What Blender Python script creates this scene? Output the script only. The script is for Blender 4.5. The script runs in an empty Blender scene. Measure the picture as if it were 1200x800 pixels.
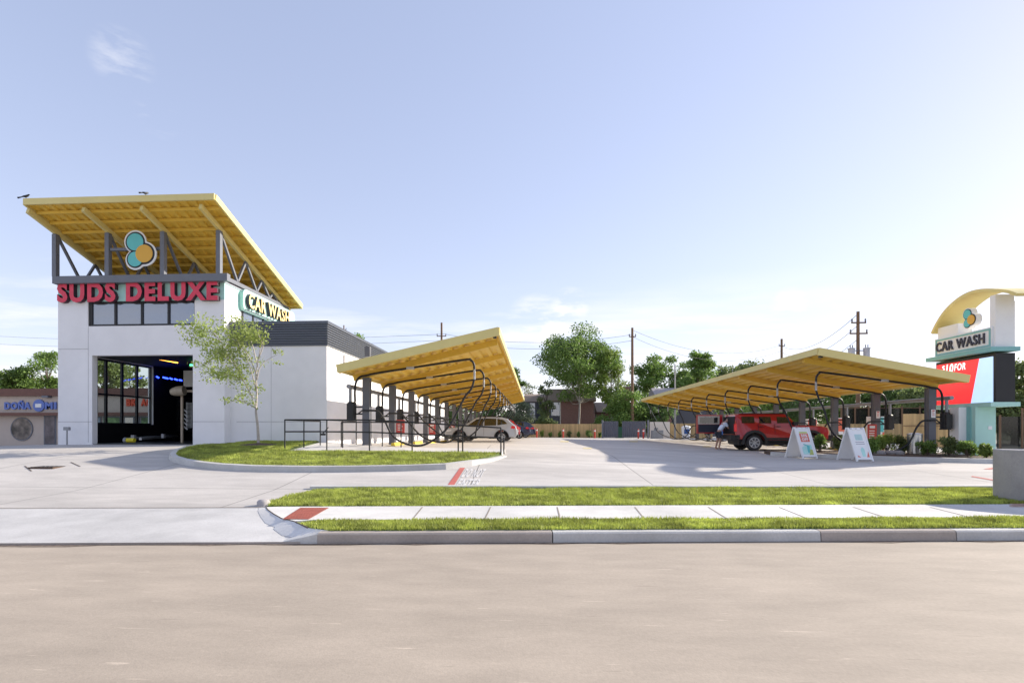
import bpy, bmesh, math, random
import numpy as np
from mathutils import Vector, Matrix
R = math.radians
scene = bpy.context.scene
COL = scene.collection
F, PPX, HOR, CAMZ, YAW = 640.0, 587.9, 503.0, 1.68, R(3.5)

# ------------------------------------------------------------------ camera
cd = bpy.data.cameras.new('camera'); cam = bpy.data.objects.new('camera', cd); COL.objects.link(cam)
cam.location = (0, 0, CAMZ); cam.rotation_euler = (R(90), 0, YAW)
cd.sensor_width = 36; cd.lens = F/1200*36; cd.shift_x = (600-PPX)/1200; cd.shift_y = (HOR-400)/1200
cd.clip_start = .1; cd.clip_end = 6000
scene.camera = cam
# ------------------------------------------------------------------ world, sun, exposure
SUNV = Vector((2.05, .95, 1.0)).normalized()
elev = math.asin(SUNV.z); azim = math.atan2(SUNV.x, SUNV.y)
w = bpy.data.worlds.new('World'); scene.world = w; w.use_nodes = True
nt = w.node_tree; nt.nodes.clear(); N = nt.nodes.new; L = nt.links.new
out = N('ShaderNodeOutputWorld'); bg = N('ShaderNodeBackground'); L(bg.outputs[0], out.inputs[0])
sky = N('ShaderNodeTexSky'); sky.sky_type = 'NISHITA'; sky.sun_disc = False
sky.sun_elevation = elev; sky.sun_rotation = azim; sky.altitude = 30; sky.air_density = 1.0; sky.dust_density = .35; sky.ozone_density = 2.2
bg.inputs['Strength'].default_value = .15
# thin clouds: noise over the sky's directions, strongest near the horizon
tc = N('ShaderNodeTexCoord'); sep = N('ShaderNodeSeparateXYZ'); L(tc.outputs['Generated'], sep.inputs[0])
mz = N('ShaderNodeMath'); mz.operation = 'MAXIMUM'; L(sep.outputs[2], mz.inputs[0]); mz.inputs[1].default_value = .03
dv = N('ShaderNodeVectorMath'); dv.operation = 'DIVIDE'; L(tc.outputs['Generated'], dv.inputs[0])
cz = N('ShaderNodeCombineXYZ'); [L(mz.outputs[0], cz.inputs[i]) for i in range(3)]; L(cz.outputs[0], dv.inputs[1])
mp = N('ShaderNodeMapping'); mp.inputs['Scale'].default_value = (.35, .55, .35); mp.inputs['Location'].default_value = (3.1, 1.7, 0); L(dv.outputs[0], mp.inputs[0])
nz = N('ShaderNodeTexNoise'); nz.inputs['Scale'].default_value = 1.6; nz.inputs['Detail'].default_value = 7; nz.inputs['Roughness'].default_value = .6; L(mp.outputs[0], nz.inputs[0])
rp = N('ShaderNodeValToRGB'); rp.color_ramp.elements[0].position = .47; rp.color_ramp.elements[1].position = .72; L(nz.outputs[0], rp.inputs[0])
el = N('ShaderNodeMapRange'); el.inputs[1].default_value = .17; el.inputs[2].default_value = .26; el.inputs[3].default_value = .75; el.inputs[4].default_value = 0.0; L(sep.outputs[2], el.inputs[0])
mm = N('ShaderNodeMath'); mm.operation = 'MULTIPLY'; L(rp.outputs[0], mm.inputs[0]); L(el.outputs[0], mm.inputs[1])
prev = mm
nw = N('ShaderNodeTexNoise'); nw.inputs['Scale'].default_value = 26; nw.inputs['Detail'].default_value = 6; nw.inputs['Roughness'].default_value = .6
mw = N('ShaderNodeMapping'); mw.inputs['Scale'].default_value = (.5, .5, 1.7); L(tc.outputs['Generated'], mw.inputs[0]); L(mw.outputs[0], nw.inputs[0])
for (wx, wy, lim, amp) in ((143, 69, .9991, .55), (186, 134, .9994, .3), (668, 359, .9993, 1.6), (925, 358, .9995, 1.4), (630, 380, .9980, 1.3)):
    dxx, dzz = (wx-PPX)/F, (HOR-wy)/F; vv = Vector((dxx*math.cos(YAW)-math.sin(YAW), dxx*math.sin(YAW)+math.cos(YAW), dzz)).normalized()
    dt = N('ShaderNodeVectorMath'); dt.operation = 'DOT_PRODUCT'; L(tc.outputs['Generated'], dt.inputs[0]); dt.inputs[1].default_value = vv
    r1 = N('ShaderNodeMapRange'); r1.interpolation_type = 'SMOOTHSTEP'; r1.inputs[1].default_value = lim; r1.inputs[2].default_value = 1; L(dt.outputs['Value'], r1.inputs[0])
    r2 = N('ShaderNodeMapRange'); r2.inputs[1].default_value = .45; r2.inputs[2].default_value = .8; r2.inputs[4].default_value = amp; L(nw.outputs[0], r2.inputs[0])
    m1 = N('ShaderNodeMath'); m1.operation = 'MULTIPLY'; L(r1.outputs[0], m1.inputs[0]); L(r2.outputs[0], m1.inputs[1])
    a1 = N('ShaderNodeMath'); a1.operation = 'ADD'; a1.use_clamp = True; L(prev.outputs[0], a1.inputs[0]); L(m1.outputs[0], a1.inputs[1]); prev = a1
mx = N('ShaderNodeMixRGB'); L(prev.outputs[0], mx.inputs[0]); mx.inputs[2].default_value = (2.7, 2.66, 2.72, 1)
hs = N('ShaderNodeHueSaturation'); hs.inputs['Saturation'].default_value = 1.0; hs.inputs['Value'].default_value = 1.12
L(sky.outputs[0], hs.inputs['Color']); 
tint = N('ShaderNodeMixRGB'); tint.blend_type = 'MULTIPLY'; tint.inputs[0].default_value = 1; tint.inputs[2].default_value = (1.16, .97, 1.16, 1)
L(hs.outputs[0], tint.inputs[1]); gm = N('ShaderNodeGamma'); gm.inputs[1].default_value = .50; L(tint.outputs[0], gm.inputs[0]); L(gm.outputs[0], mx.inputs[1]); L(mx.outputs[0], bg.inputs[0])
sl = bpy.data.lights.new('sun', 'SUN'); sun = bpy.data.objects.new('sun', sl); COL.objects.link(sun)
sl.energy = 2.75; sl.angle = R(.6); sl.color = (1, .91, .77)
sun.rotation_euler = SUNV.to_track_quat('Z', 'Y').to_euler(); sun.location = (60, 30, 40)
vs = scene.view_settings; vs.view_transform = 'Standard'; vs.look = 'None'; vs.gamma = 1; vs.exposure = 1.52
vs.use_curve_mapping = False

# ------------------------------------------------------------------ where pixels of the photograph lie in the place
ca, sa = math.cos(YAW), math.sin(YAW)
def ray(px, py):
    dx = (px-PPX)/F; return dx*ca-sa, dx*sa+ca, (HOR-py)/F
def W(px, py, Y):
    r = ray(px, py); t = Y/r[1]; return t*r[0], CAMZ+t*r[2]
def WX(px, Y): return W(px, 0, Y)[0]
def WZ(py, Y, px=600): return W(px, py, Y)[1]
def G(px, py, z):
    r = ray(px, py); t = (z-CAMZ)/r[2]; return t*r[0], t*r[1]
_c0, _c1 = Vector(G(370, 637, 0)), Vector(G(1200, 633, 0))
U = (_c1-_c0).normalized(); V = Vector((-U.y, U.x))
def S(u, v): p = _c0+U*u+V*v; return p.x, p.y
def UV(x, y): p = Vector((x, y))-_c0; return p.dot(U), p.dot(V)
def interp(v, t):
    if v <= t[0][0]: return t[0][1]
    for (a, b), (c, d) in zip(t, t[1:]):
        if v <= c:
            k = (v-a)/(c-a); return b+(d-b)*k
    return t[-1][1]
TL = [(0, .03), (2.65, .16), (5.1, .25), (8, .55), (11.5, .93), (15.3, 1.02), (22, .92), (27, .86), (50, .85), (62, .65), (80, .6)]
TR = [(0, .03), (2.65, .16), (5.1, .22), (12, .5), (21, .62), (62, .62), (80, .6)]
TF = [(0, .03), (2.65, .16), (5.1, .25), (8, .5), (11.5, .75), (15, .72), (28, .55), (80, .55)]
def sst(a, b, x):
    k = min(1, max(0, (x-a)/(b-a))); return k*k*(3-2*k)
def lotz(x, y):
    v = UV(x, y)[1]
    z = interp(v, TL); k = sst(-3, 9, x); z += (interp(v, TR)-z)*k
    k = sst(-21.3, -25.5, x); z += (interp(v, TF)-z)*k
    return z
def GL(px, py, dz=0.0):
    r = ray(px, py); t = 5.0
    while t < 90:
        if CAMZ+t*r[2] <= lotz(t*r[0], t*r[1])+dz: break
        t += .02
    return t*r[0], t*r[1]

# ------------------------------------------------------------------ materials
MATS = {}
def mat(name, col, rough=.6, metal=0.0, var=.12, scale=3.0, bump=0.0, bscale=40, emit=0, trans=0, stretch=(1, 1, 1), coat=0, var2=0, scale2=.3, spec=.5):
    if name in MATS: return MATS[name]
    m = bpy.data.materials.new(name); m.use_nodes = True; t = m.node_tree; b = t.nodes['Principled BSDF']
    n = t.nodes.new; l = t.links.new
    geo = n('ShaderNodeNewGeometry'); mpn = n('ShaderNodeMapping'); mpn.inputs['Scale'].default_value = stretch; l(geo.outputs['Position'], mpn.inputs[0])
    nn = n('ShaderNodeTexNoise'); nn.inputs['Scale'].default_value = scale; nn.inputs['Detail'].default_value = 6; nn.inputs['Roughness'].default_value = .62; l(mpn.outputs[0], nn.inputs[0])
    mr = n('ShaderNodeMapRange'); mr.inputs[1].default_value = .3; mr.inputs[2].default_value = .7; mr.inputs[3].default_value = 1-var; mr.inputs[4].default_value = 1+var; l(nn.outputs[0], mr.inputs[0])
    vm = n('ShaderNodeVectorMath'); vm.operation = 'SCALE'; vm.inputs[0].default_value = col[:3]; l(mr.outputs[0], vm.inputs['Scale']); last = vm
    if var2:
        n2 = n('ShaderNodeTexNoise'); n2.inputs['Scale'].default_value = scale2; n2.inputs['Detail'].default_value = 4; l(mpn.outputs[0], n2.inputs[0])
        m2 = n('ShaderNodeMapRange'); m2.inputs[1].default_value = .35; m2.inputs[2].default_value = .65; m2.inputs[3].default_value = 1-var2; m2.inputs[4].default_value = 1+var2; l(n2.outputs[0], m2.inputs[0])
        v2 = n('ShaderNodeVectorMath'); v2.operation = 'SCALE'; l(vm.outputs[0], v2.inputs[0]); l(m2.outputs[0], v2.inputs['Scale']); last = v2
    l(last.outputs[0], b.inputs['Base Color'])
    b.inputs['Roughness'].default_value = rough; b.inputs['Metallic'].default_value = metal; b.inputs['Specular IOR Level'].default_value = spec
    if coat: b.inputs['Coat Weight'].default_value = coat; b.inputs['Coat Roughness'].default_value = .05
    if bump:
        bn = n('ShaderNodeTexNoise'); bn.inputs['Scale'].default_value = bscale; bn.inputs['Detail'].default_value = 4; l(geo.outputs['Position'], bn.inputs[0])
        bp = n('ShaderNodeBump'); bp.inputs['Strength'].default_value = bump; bp.inputs['Distance'].default_value = .02; l(bn.outputs[0], bp.inputs['Height']); l(bp.outputs[0], b.inputs['Normal'])
    if emit:
        l(last.outputs[0], b.inputs['Emission Color']); b.inputs['Emission Strength'].default_value = emit
    if trans:
        o = t.nodes['Material Output']; tr = n('ShaderNodeBsdfTranslucent'); l(last.outputs[0], tr.inputs[0]); ms = n('ShaderNodeMixShader'); ms.inputs[0].default_value = trans
        l(b.outputs[0], ms.inputs[1]); l(tr.outputs[0], ms.inputs[2]); l(ms.outputs[0], o.inputs[0])
    MATS[name] = m; return m
def concrete(name, col, jx=0, jy=0, streak=(1, 1, 1), flecks=False, ang=0, joff=(0, 0), bmp=.25, v2=.13):
    """poured concrete: cloudy tone, fine grain, stains, saw-cut joints"""
    m = mat(name, col, .85, var=.11, scale=1.6, bump=bmp, bscale=60, stretch=streak, var2=v2, scale2=.3)
    t = m.node_tree; n = t.nodes.new; l = t.links.new; b = t.nodes['Principled BSDF']
    src = b.inputs['Base Color'].links[0].from_socket
    geo = n('ShaderNodeNewGeometry'); mp = n('ShaderNodeMapping'); mp.inputs['Rotation'].default_value = (0, 0, ang); mp.inputs['Location'].default_value = (joff[0], joff[1], 0); l(geo.outputs['Position'], mp.inputs[0])
    sp = n('ShaderNodeSeparateXYZ'); l(mp.outputs[0], sp.inputs[0])
    fine = n('ShaderNodeTexNoise'); fine.inputs['Scale'].default_value = 28; fine.inputs['Detail'].default_value = 3; l(geo.outputs['Position'], fine.inputs[0])
    fr = n('ShaderNodeMapRange'); fr.inputs[1].default_value = .25; fr.inputs[2].default_value = .75; fr.inputs[3].default_value = .93; fr.inputs[4].default_value = 1.07; l(fine.outputs[0], fr.inputs[0])
    sc = n('ShaderNodeVectorMath'); sc.operation = 'SCALE'; l(src, sc.inputs[0]); l(fr.outputs[0], sc.inputs['Scale']); cur = sc.outputs[0]
    # dark specks and small stains
    st = n('ShaderNodeTexNoise'); st.inputs['Scale'].default_value = 4.5; st.inputs['Detail'].default_value = 5; st.inputs['Roughness'].default_value = .75; l(geo.outputs['Position'], st.inputs[0])
    sr = n('ShaderNodeMapRange'); sr.inputs[1].default_value = .66; sr.inputs[2].default_value = .8; sr.inputs[3].default_value = 1; sr.inputs[4].default_value = .72; l(st.outputs[0], sr.inputs[0])
    s2 = n('ShaderNodeVectorMath'); s2.operation = 'SCALE'; l(cur, s2.inputs[0]); l(sr.outputs[0], s2.inputs['Scale']); cur = s2.outputs[0]
    if flecks:
        for (sx, sy, thr, val) in ((1.4, 14, .69, 1.35), (1.1, 22, .70, .76)):
            m3 = n('ShaderNodeMapping'); m3.inputs['Scale'].default_value = (sx, sy, 1); m3.inputs['Location'].default_value = (sy, sx, 0); m3.inputs['Rotation'].default_value = (0, 0, -ang); l(geo.outputs['Position'], m3.inputs[0])
            f3 = n('ShaderNodeTexNoise'); f3.inputs['Scale'].default_value = 1.6; f3.inputs['Detail'].default_value = 2; l(m3.outputs[0], f3.inputs[0])
            r3 = n('ShaderNodeMapRange'); r3.inputs[1].default_value = thr; r3.inputs[2].default_value = thr+.05; r3.inputs[3].default_value = 1; r3.inputs[4].default_value = val; l(f3.outputs[0], r3.inputs[0])
            s3 = n('ShaderNodeVectorMath'); s3.operation = 'SCALE'; l(cur, s3.inputs[0]); l(r3.outputs[0], s3.inputs['Scale']); cur = s3.outputs[0]
    for ax, per in ((0, jx), (1, jy)):
        if not per: continue
        md = n('ShaderNodeMath'); md.operation = 'PINGPONG'; md.inputs[1].default_value = per/2; l(sp.outputs[ax], md.inputs[0])
        lt = n('ShaderNodeMapRange'); lt.inputs[1].default_value = .010; lt.inputs[2].default_value = .022; lt.inputs[3].default_value = .5; lt.inputs[4].default_value = 1; l(md.outputs[0], lt.inputs[0])
        s4 = n('ShaderNodeVectorMath'); s4.operation = 'SCALE'; l(cur, s4.inputs[0]); l(lt.outputs[0], s4.inputs['Scale']); cur = s4.outputs[0]
    l(cur, b.inputs['Base Color']); return m
def mirror_glass(name, col, refl=.35, trans=0.0):
    m = bpy.data.materials.new(name); m.use_nodes = True; t = m.node_tree; n = t.nodes.new; l = t.links.new
    b = t.nodes['Principled BSDF']; b.inputs['Base Color'].default_value = (*col, 1); b.inputs['Roughness'].default_value = .08
    g = n('ShaderNodeBsdfGlossy'); g.inputs['Roughness'].default_value = .03; g.inputs[0].default_value = (.9, .93, 1, 1)
    ms = n('ShaderNodeMixShader'); ms.inputs[0].default_value = refl; o = t.nodes['Material Output']
    first = b.outputs[0]
    if trans:
        tr = n('ShaderNodeBsdfTransparent'); tr.inputs[0].default_value = (.88, .92, .9, 1); m1 = n('ShaderNodeMixShader'); m1.inputs[0].default_value = trans; l(b.outputs[0], m1.inputs[1]); l(tr.outputs[0], m1.inputs[2]); first = m1.outputs[0]
    l(first, ms.inputs[1]); l(g.outputs[0], ms.inputs[2]); l(ms.outputs[0], o.inputs[0]); return m
def brick(name, c1, c2, mortar, s=1.0):
    m = mat(name, c1, .9, var=.2, scale=2); t = m.node_tree; n = t.nodes.new; l = t.links.new; b = t.nodes['Principled BSDF']
    tx = n('ShaderNodeTexCoord'); mp = n('ShaderNodeMapping'); mp.inputs['Rotation'].default_value = (R(90), 0, 0); l(tx.outputs['Object'], mp.inputs[0])
    k = n('ShaderNodeTexBrick'); k.inputs['Color1'].default_value = (*c1, 1); k.inputs['Color2'].default_value = (*c2, 1); k.inputs['Mortar'].default_value = (*mortar, 1)
    k.inputs['Scale'].default_value = 2.2*s; k.inputs['Mortar Size'].default_value = .025; l(mp.outputs[0], k.inputs[0]); l(k.outputs[0], b.inputs['Base Color']); return m
def planks(name, col, w=.15):
    m = mat(name, col, .8, var=.15, scale=3, stretch=(1, 1, .15)); t = m.node_tree; n = t.nodes.new; l = t.links.new; b = t.nodes['Principled BSDF']
    src = b.inputs['Base Color'].links[0].from_socket; geo = n('ShaderNodeNewGeometry'); sp = n('ShaderNodeSeparateXYZ'); l(geo.outputs['Position'], sp.inputs[0])
    ad = n('ShaderNodeMath'); ad.operation = 'ADD'; l(sp.outputs[0], ad.inputs[0]); l(sp.outputs[1], ad.inputs[1])
    md = n('ShaderNodeMath'); md.operation = 'DIVIDE'; md.inputs[1].default_value = w; l(ad.outputs[0], md.inputs[0])
    fl = n('ShaderNodeMath'); fl.operation = 'FLOOR'; l(md.outputs[0], fl.inputs[0]); wn = n('ShaderNodeTexWhiteNoise'); wn.noise_dimensions = '1D'; l(fl.outputs[0], wn.inputs['W'])
    mr = n('ShaderNodeMapRange'); mr.inputs[3].default_value = .8; mr.inputs[4].default_value = 1.15; l(wn.outputs[0], mr.inputs[0])
    s = n('ShaderNodeVectorMath'); s.operation = 'SCALE'; l(src, s.inputs[0]); l(mr.outputs[0], s.inputs['Scale']); l(s.outputs[0], b.inputs['Base Color']); return m

WHITE = mat('white_stucco', (.84, .83, .835), .8, var=.03, scale=1.2, bump=.15, bscale=90, var2=.025)
MINT = mat('mint_paint', (.42, .68, .62), .6, var=.04)
DMINT = mat('dark_mint', (.22, .47, .46), .6, var=.05)
YEL = mat('yellow_steel', (.78, .52, .08), .5, var=.06, scale=.8)
YELP = mat('pale_yellow_steel', (.72, .60, .24), .5, var=.05, scale=.8)
GREY = mat('grey_steel', (.15, .16, .19), .5, var=.08)
GREY2 = mat('column_grey', (.11, .115, .135), .5, var=.1)
DGREY = mat('dark_metal_cladding', (.10, .11, .135), .4, metal=.3, var=.05)
BLACK = mat('black_plastic', (.012, .012, .014), .5, var=.1)
RUB = mat('black_rubber', (.018, .018, .02), .6)
SIL = mat('galvanised', (.45, .46, .48), .35, metal=.7)
PIPE = mat('grey_pipe', (.28, .29, .31), .45, metal=.3)
INT = mat('interior_shade_black', (.006, .006, .008), .7)  # near-black colour carrying the shade inside the bay and the open trunk
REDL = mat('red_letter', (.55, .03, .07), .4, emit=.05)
LSIDE = mat('letter_side', (.05, .015, .03), .5)
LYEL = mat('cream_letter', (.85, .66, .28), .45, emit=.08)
DARKL = mat('charcoal_letter', (.035, .035, .055), .45)
WH = mat('white_paint', (.8, .8, .8), .5, var=.03)
RED = mat('red_paint', (.55, .045, .03), .5)
GLASS = mirror_glass('window_glass', (.10, .12, .16), .2)
DGLASS = mirror_glass('car_glass', (.012, .014, .016), .08)
CLEAR = mirror_glass('clear_glass', (.1, .1, .1), .05, trans=.97)
CONC = concrete('lot_concrete', (.50, .47, .44), 4.6, 4.6, streak=(.5, 1.5, 1), ang=-.03, joff=(1.2, .9))
APRON = concrete('apron_concrete', (.50, .49, .48), 0, 0)
STREET = concrete('street_concrete', (.385, .325, .262), 0, 0, streak=(.6, 1.5, 1), v2=.07, flecks=True, bmp=.10, ang=U.angle_signed(Vector((1, 0)))*-1)
WALK = concrete('walk_concrete', (.62, .60, .575), 0, 0)
KERB = concrete('kerb_concrete', (.50, .49, .47), 0, 0)
KERBB = concrete('kerb_brown', (.38, .33, .29), 0, 0)
PLAIN = concrete('plain_concrete', (.36, .335, .33), 0, 0)
JOINT = mat('joint_dark', (.12, .09, .07), .9)
SOIL = mat('mulch', (.10, .065, .045), .95, var=.4, scale=20, bump=.8, bscale=50)
LAWN = mat('lawn_soil', (.10, .14, .035), .95, var=.3, scale=6)
BLADE = mat('grass_blade', (.38, .43, .085), .6, var=.28, scale=1.7, trans=.35, var2=.34, scale2=3.2)
WOODF = planks('cedar_boards', (.54, .37, .17))
GATE = mat('grey_gate_panel', (.12, .125, .15), .5, var=.06)
POLE = mat('pole_wood', (.20, .12, .07), .85, var=.25, scale=3, stretch=(3, 3, .3))
WIRE = mat('wire', (.10, .10, .12), .6)
BARK = mat('pale_bark', (.42, .38, .33), .9, var=.25, scale=5)
BARKD = mat('dark_bark', (.12, .09, .07), .9, var=.3, scale=5)
TANW = mat('tan_stucco', (.52, .44, .38), .85, var=.04)
TANB = mat('brown_trim', (.17, .085, .065), .8, var=.08)

# ------------------------------------------------------------------ mesh building
ROOTS = {}
def tag(o, label=None, cat=None, group=None, kind=None):
    if label: o['label'] = label
    if cat: o['category'] = cat
    if group: o['group'] = group
    if kind: o['kind'] = kind
    return o
def empty(name, loc, label, cat, group=None, rz=0):
    o = bpy.data.objects.new(name, None); COL.objects.link(o); o.location = loc; o.rotation_euler = (0, 0, rz); o.empty_display_size = .1
    ROOTS[o] = Vector(loc); return tag(o, label, cat, group)
class MB:
    def __init__(s): s.v = []; s.f = []; s.m = []
    def add(s, vs, fs, m=0):
        b = len(s.v); s.v += [tuple(p) for p in vs]; s.f += [tuple(b+i for i in f) for f in fs]; s.m += [m]*len(fs); return s
    def box(s, x0, x1, y0, y1, z0, z1, m=0):
        if x0 > x1: x0, x1 = x1, x0
        if y0 > y1: y0, y1 = y1, y0
        v = [(x0, y0, z0), (x1, y0, z0), (x1, y1, z0), (x0, y1, z0), (x0, y0, z1), (x1, y0, z1), (x1, y1, z1), (x0, y1, z1)]
        return s.add(v, [(0, 3, 2, 1), (4, 5, 6, 7), (0, 1, 5, 4), (1, 2, 6, 5), (2, 3, 7, 6), (3, 0, 4, 7)], m)
    def beam(s, a, b, wd, h, m=0, up=(0, 0, 1)):
        a, b = Vector(a), Vector(b); d = (b-a).normalized(); up = Vector(up); sd = d.cross(up)
        if sd.length < 1e-4: sd = d.cross(Vector((1, 0, 0)))
        sd.normalize(); u = sd.cross(d).normalized(); v = []
        for p in (a, b):
            for (i, j) in ((-1, -1), (1, -1), (1, 1), (-1, 1)): v.append(p+sd*(i*wd/2)+u*(j*h/2))
        return s.add(v, [(0, 1, 2, 3), (7, 6, 5, 4), (0, 4, 5, 1), (1, 5, 6, 2), (2, 6, 7, 3), (3, 7, 4, 0)], m)
    def tube(s, pts, r, n=8, m=0, caps=True):
        pts = [Vector(p) for p in pts]; k = len(pts); rr = r if isinstance(r, (list, tuple)) else [r]*k
        prev = None; b = len(s.v); vs = []
        for i, p in enumerate(pts):
            d = (pts[min(i+1, k-1)]-pts[max(i-1, 0)]).normalized()
            if prev is None:
                a = Vector((0, 0, 1)) if abs(d.z) < .9 else Vector((1, 0, 0)); e = d.cross(a).normalized()
            else: e = (prev-d*prev.dot(d)).normalized()
            prev = e; g = d.cross(e)
            for j in range(n):
                t = 2*math.pi*j/n; vs.append(p+(e*math.cos(t)+g*math.sin(t))*rr[i])
        fs = [(i*n+j, i*n+(j+1) % n, (i+1)*n+(j+1) % n, (i+1)*n+j) for i in range(k-1) for j in range(n)]
        if caps: fs += [tuple(range(n-1, -1, -1)), tuple((k-1)*n+j for j in range(n))]
        return s.add(vs, fs, m)
    def lathe(s, c, axis, prof, n=20, m=0):
        c = Vector(c); ax = Vector(axis).normalized(); e = ax.orthogonal().normalized(); g = ax.cross(e); vs = []
        for (r, h) in prof:
            for j in range(n):
                t = 2*math.pi*j/n; vs.append(c+ax*h+(e*math.cos(t)+g*math.sin(t))*r)
        k = len(prof); fs = [(i*n+j, i*n+(j+1) % n, (i+1)*n+(j+1) % n, (i+1)*n+j) for i in range(k-1) for j in range(n)]
        return s.add(vs, fs, m)
    def prism(s, poly, z0, z1, m=0, plane='xy', mtop=None):
        """poly extruded; plane xy: along z, xz: along y, yz: along x"""
        n = len(poly)
        def P(p, h): return (p[0], p[1], h) if plane == 'xy' else (p[0], h, p[1]) if plane == 'xz' else (h, p[0], p[1])
        s.add([P(p, z0) for p in poly]+[P(p, z1) for p in poly], [(i, (i+1) % n, n+(i+1) % n, n+i) for i in range(n)]+[tuple(range(n-1, -1, -1))], m)
        s.add([P(p, z1) for p in poly], [tuple(range(n))], m if mtop is None else mtop); return s
    def build(s, name, mats, parent=None, smooth=False, origin=None, world=True, recalc=True):
        me = bpy.data.meshes.new(name); off = Vector((0, 0, 0))
        if parent is not None:
            if world: off = ROOTS.get(parent, Vector((0, 0, 0)))
        elif origin is not None: off = Vector(origin)
        elif s.v:
            a = np.array(s.v); off = Vector((float((a[:, 0].min()+a[:, 0].max())/2), float((a[:, 1].min()+a[:, 1].max())/2), float(a[:, 2].min())))
        me.from_pydata([(p[0]-off.x, p[1]-off.y, p[2]-off.z) for p in s.v], [], s.f)
        if not isinstance(mats, (list, tuple)): mats = [mats]
        for q in mats: me.materials.append(q)
        me.polygons.foreach_set('material_index', s.m)
        if smooth: me.polygons.foreach_set('use_smooth', [True]*len(s.f))
        if recalc:
            bm = bmesh.new(); bm.from_mesh(me)
            if not smooth: bmesh.ops.remove_doubles(bm, verts=bm.verts, dist=1e-5)
            bmesh.ops.recalc_face_normals(bm, faces=bm.faces); bm.to_mesh(me); bm.free()
        me.update()
        o = bpy.data.objects.new(name, me); COL.objects.link(o)
        if parent is not None: o.parent = parent; ROOTS[o] = off
        else: o.location = off; ROOTS[o] = off
        return o
def raw(name, v, f, mats, origin=(0, 0, 0), parent=None, mi=None):
    """fast mesh from arrays; all faces have the same corner count"""
    me = bpy.data.meshes.new(name); v = np.asarray(v, np.float32)-np.array(origin, np.float32); f = np.asarray(f, np.int32); k = f.shape[1]
    me.vertices.add(len(v)); me.vertices.foreach_set('co', v.ravel()); me.loops.add(f.size); me.loops.foreach_set('vertex_index', f.ravel())
    me.polygons.add(len(f)); me.polygons.foreach_set('loop_start', np.arange(len(f), dtype=np.int32)*k)
    for q in (mats if isinstance(mats, (list, tuple)) else [mats]): me.materials.append(q)
    if mi is not None: me.polygons.foreach_set('material_index', np.asarray(mi, np.int32))
    me.update(); me.validate()
    o = bpy.data.objects.new(name, me); COL.objects.link(o)
    if parent is not None: o.parent = parent
    else: o.location = origin
    return o
KIDS = {}
def kids(o): return [c for c in COL.objects if c.parent == o]
def copy_tree(o, parent=None, ch=None):
    c = o.copy(); COL.objects.link(c); c.parent = parent
    for k in (ch[o] if ch and o in ch else kids(o)): copy_tree(k, c, ch)
    return c
def tree_map(o):
    m = {}
    def rec(x): m[x] = kids(x); [rec(k) for k in m[x]]
    rec(o); return m
TXT = {}
def text_mesh(s, bold=.03, extr=.1):
    key = (s, bold, extr)
    if key in TXT: return TXT[key]
    c = bpy.data.curves.new('t', 'FONT'); c.body = s; c.size = 1; c.offset = bold; c.extrude = extr; c.resolution_u = 3; c.space_character = 1.10+bold*1.6
    o = bpy.data.objects.new('t', c); me = o.to_mesh()
    v = np.array([tuple(p.co) for p in me.vertices]).reshape(-1, 3); f = [tuple(p.vertices) for p in me.polygons]
    o.to_mesh_clear(); bpy.data.objects.remove(o); bpy.data.curves.remove(c); TXT[key] = (v, f); return v, f
def letters(s, mats, o, xd, up, width, height, depth, bold=.03, parent=None, split=True, name='letter', slant=0.0):
    """word standing at o (left foot, at the wall), letters grow out along xd x up"""
    o, xd, up = Vector(o), Vector(xd).normalized(), Vector(up).normalized(); nd = xd.cross(up)
    fv, ff = text_mesh(s, bold, .1); x0, x1 = fv[:, 0].min(), fv[:, 0].max(); cap = text_mesh('E', bold, .1)[0]; y0, y1 = cap[:, 1].min(), cap[:, 1].max()
    items = []
    if split:
        for i, ch in enumerate(s):
            if ch == ' ': continue
            pv = text_mesh(s[:i+1], bold, .1)[0]; cv, cf = text_mesh(ch, bold, .1); items.append((cv+np.array([pv[:, 0].max()-cv[:, 0].max(), 0, 0]), cf))
    else: items = [(fv, ff)]
    for v, f in items:
        b = MB(); P = []
        for p in v:
            a = (p[0]-x0)/(x1-x0)*width; h = (p[1]-y0)/(y1-y0)*height; d = (p[2]+.1)/.2*depth
            P.append(o+xd*(a+slant*h)+up*h+nd*d)
        b.add(P, f)
        if isinstance(mats, (list, tuple)):
            b.m = []
            for q in f:
                A, B_, C_ = (Vector(P[q[i]]) for i in (0, 1, 2)); nn = (B_-A).cross(C_-A)
                nn = nn.normalized() if nn.length > 1e-12 else nd
                b.m.append(0 if abs(nn.dot(nd)) > .7 else 1)
        b.build(name, mats, parent, recalc=True)

# ================================================================== GROUND, STREET, LAWNS
def sheet(name, us, vs_, zf, m, frame=True, kind='structure'):
    P = []; nu, nv = len(us), len(vs_)
    for v in vs_:
        for u in us:
            x, y = S(u, v) if frame else (u, v); P.append((x, y, zf(x, y, u, v)))
    f = [(j*nu+i, j*nu+i+1, (j+1)*nu+i+1, (j+1)*nu+i) for j in range(nv-1) for i in range(nu-1)]
    o = raw(name, P, f, m); return tag(o, kind=kind)
fr = lambda a, b, n: list(np.linspace(a, b, n))
gu = [-1500, -600, -200, -90]+fr(-60, 70, 66)+[100, 250, 600, 1500]; gv = [-800, -200, -60, -26, -10, -.5]+fr(0, 76, 77)+[90, 130, 250, 600, 2500]
GRD = mat('distant_ground', (.16, .17, .10), .95, var=.3, scale=.4)
sheet('ground', gu, gv, lambda x, y, u, v: lotz(x, y)-.10 if v >= 0 else -.08, GRD)
sheet('street', fr(-160, 160, 60), fr(-22, 0, 12), lambda x, y, u, v: 0.0, STREET)
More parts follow.
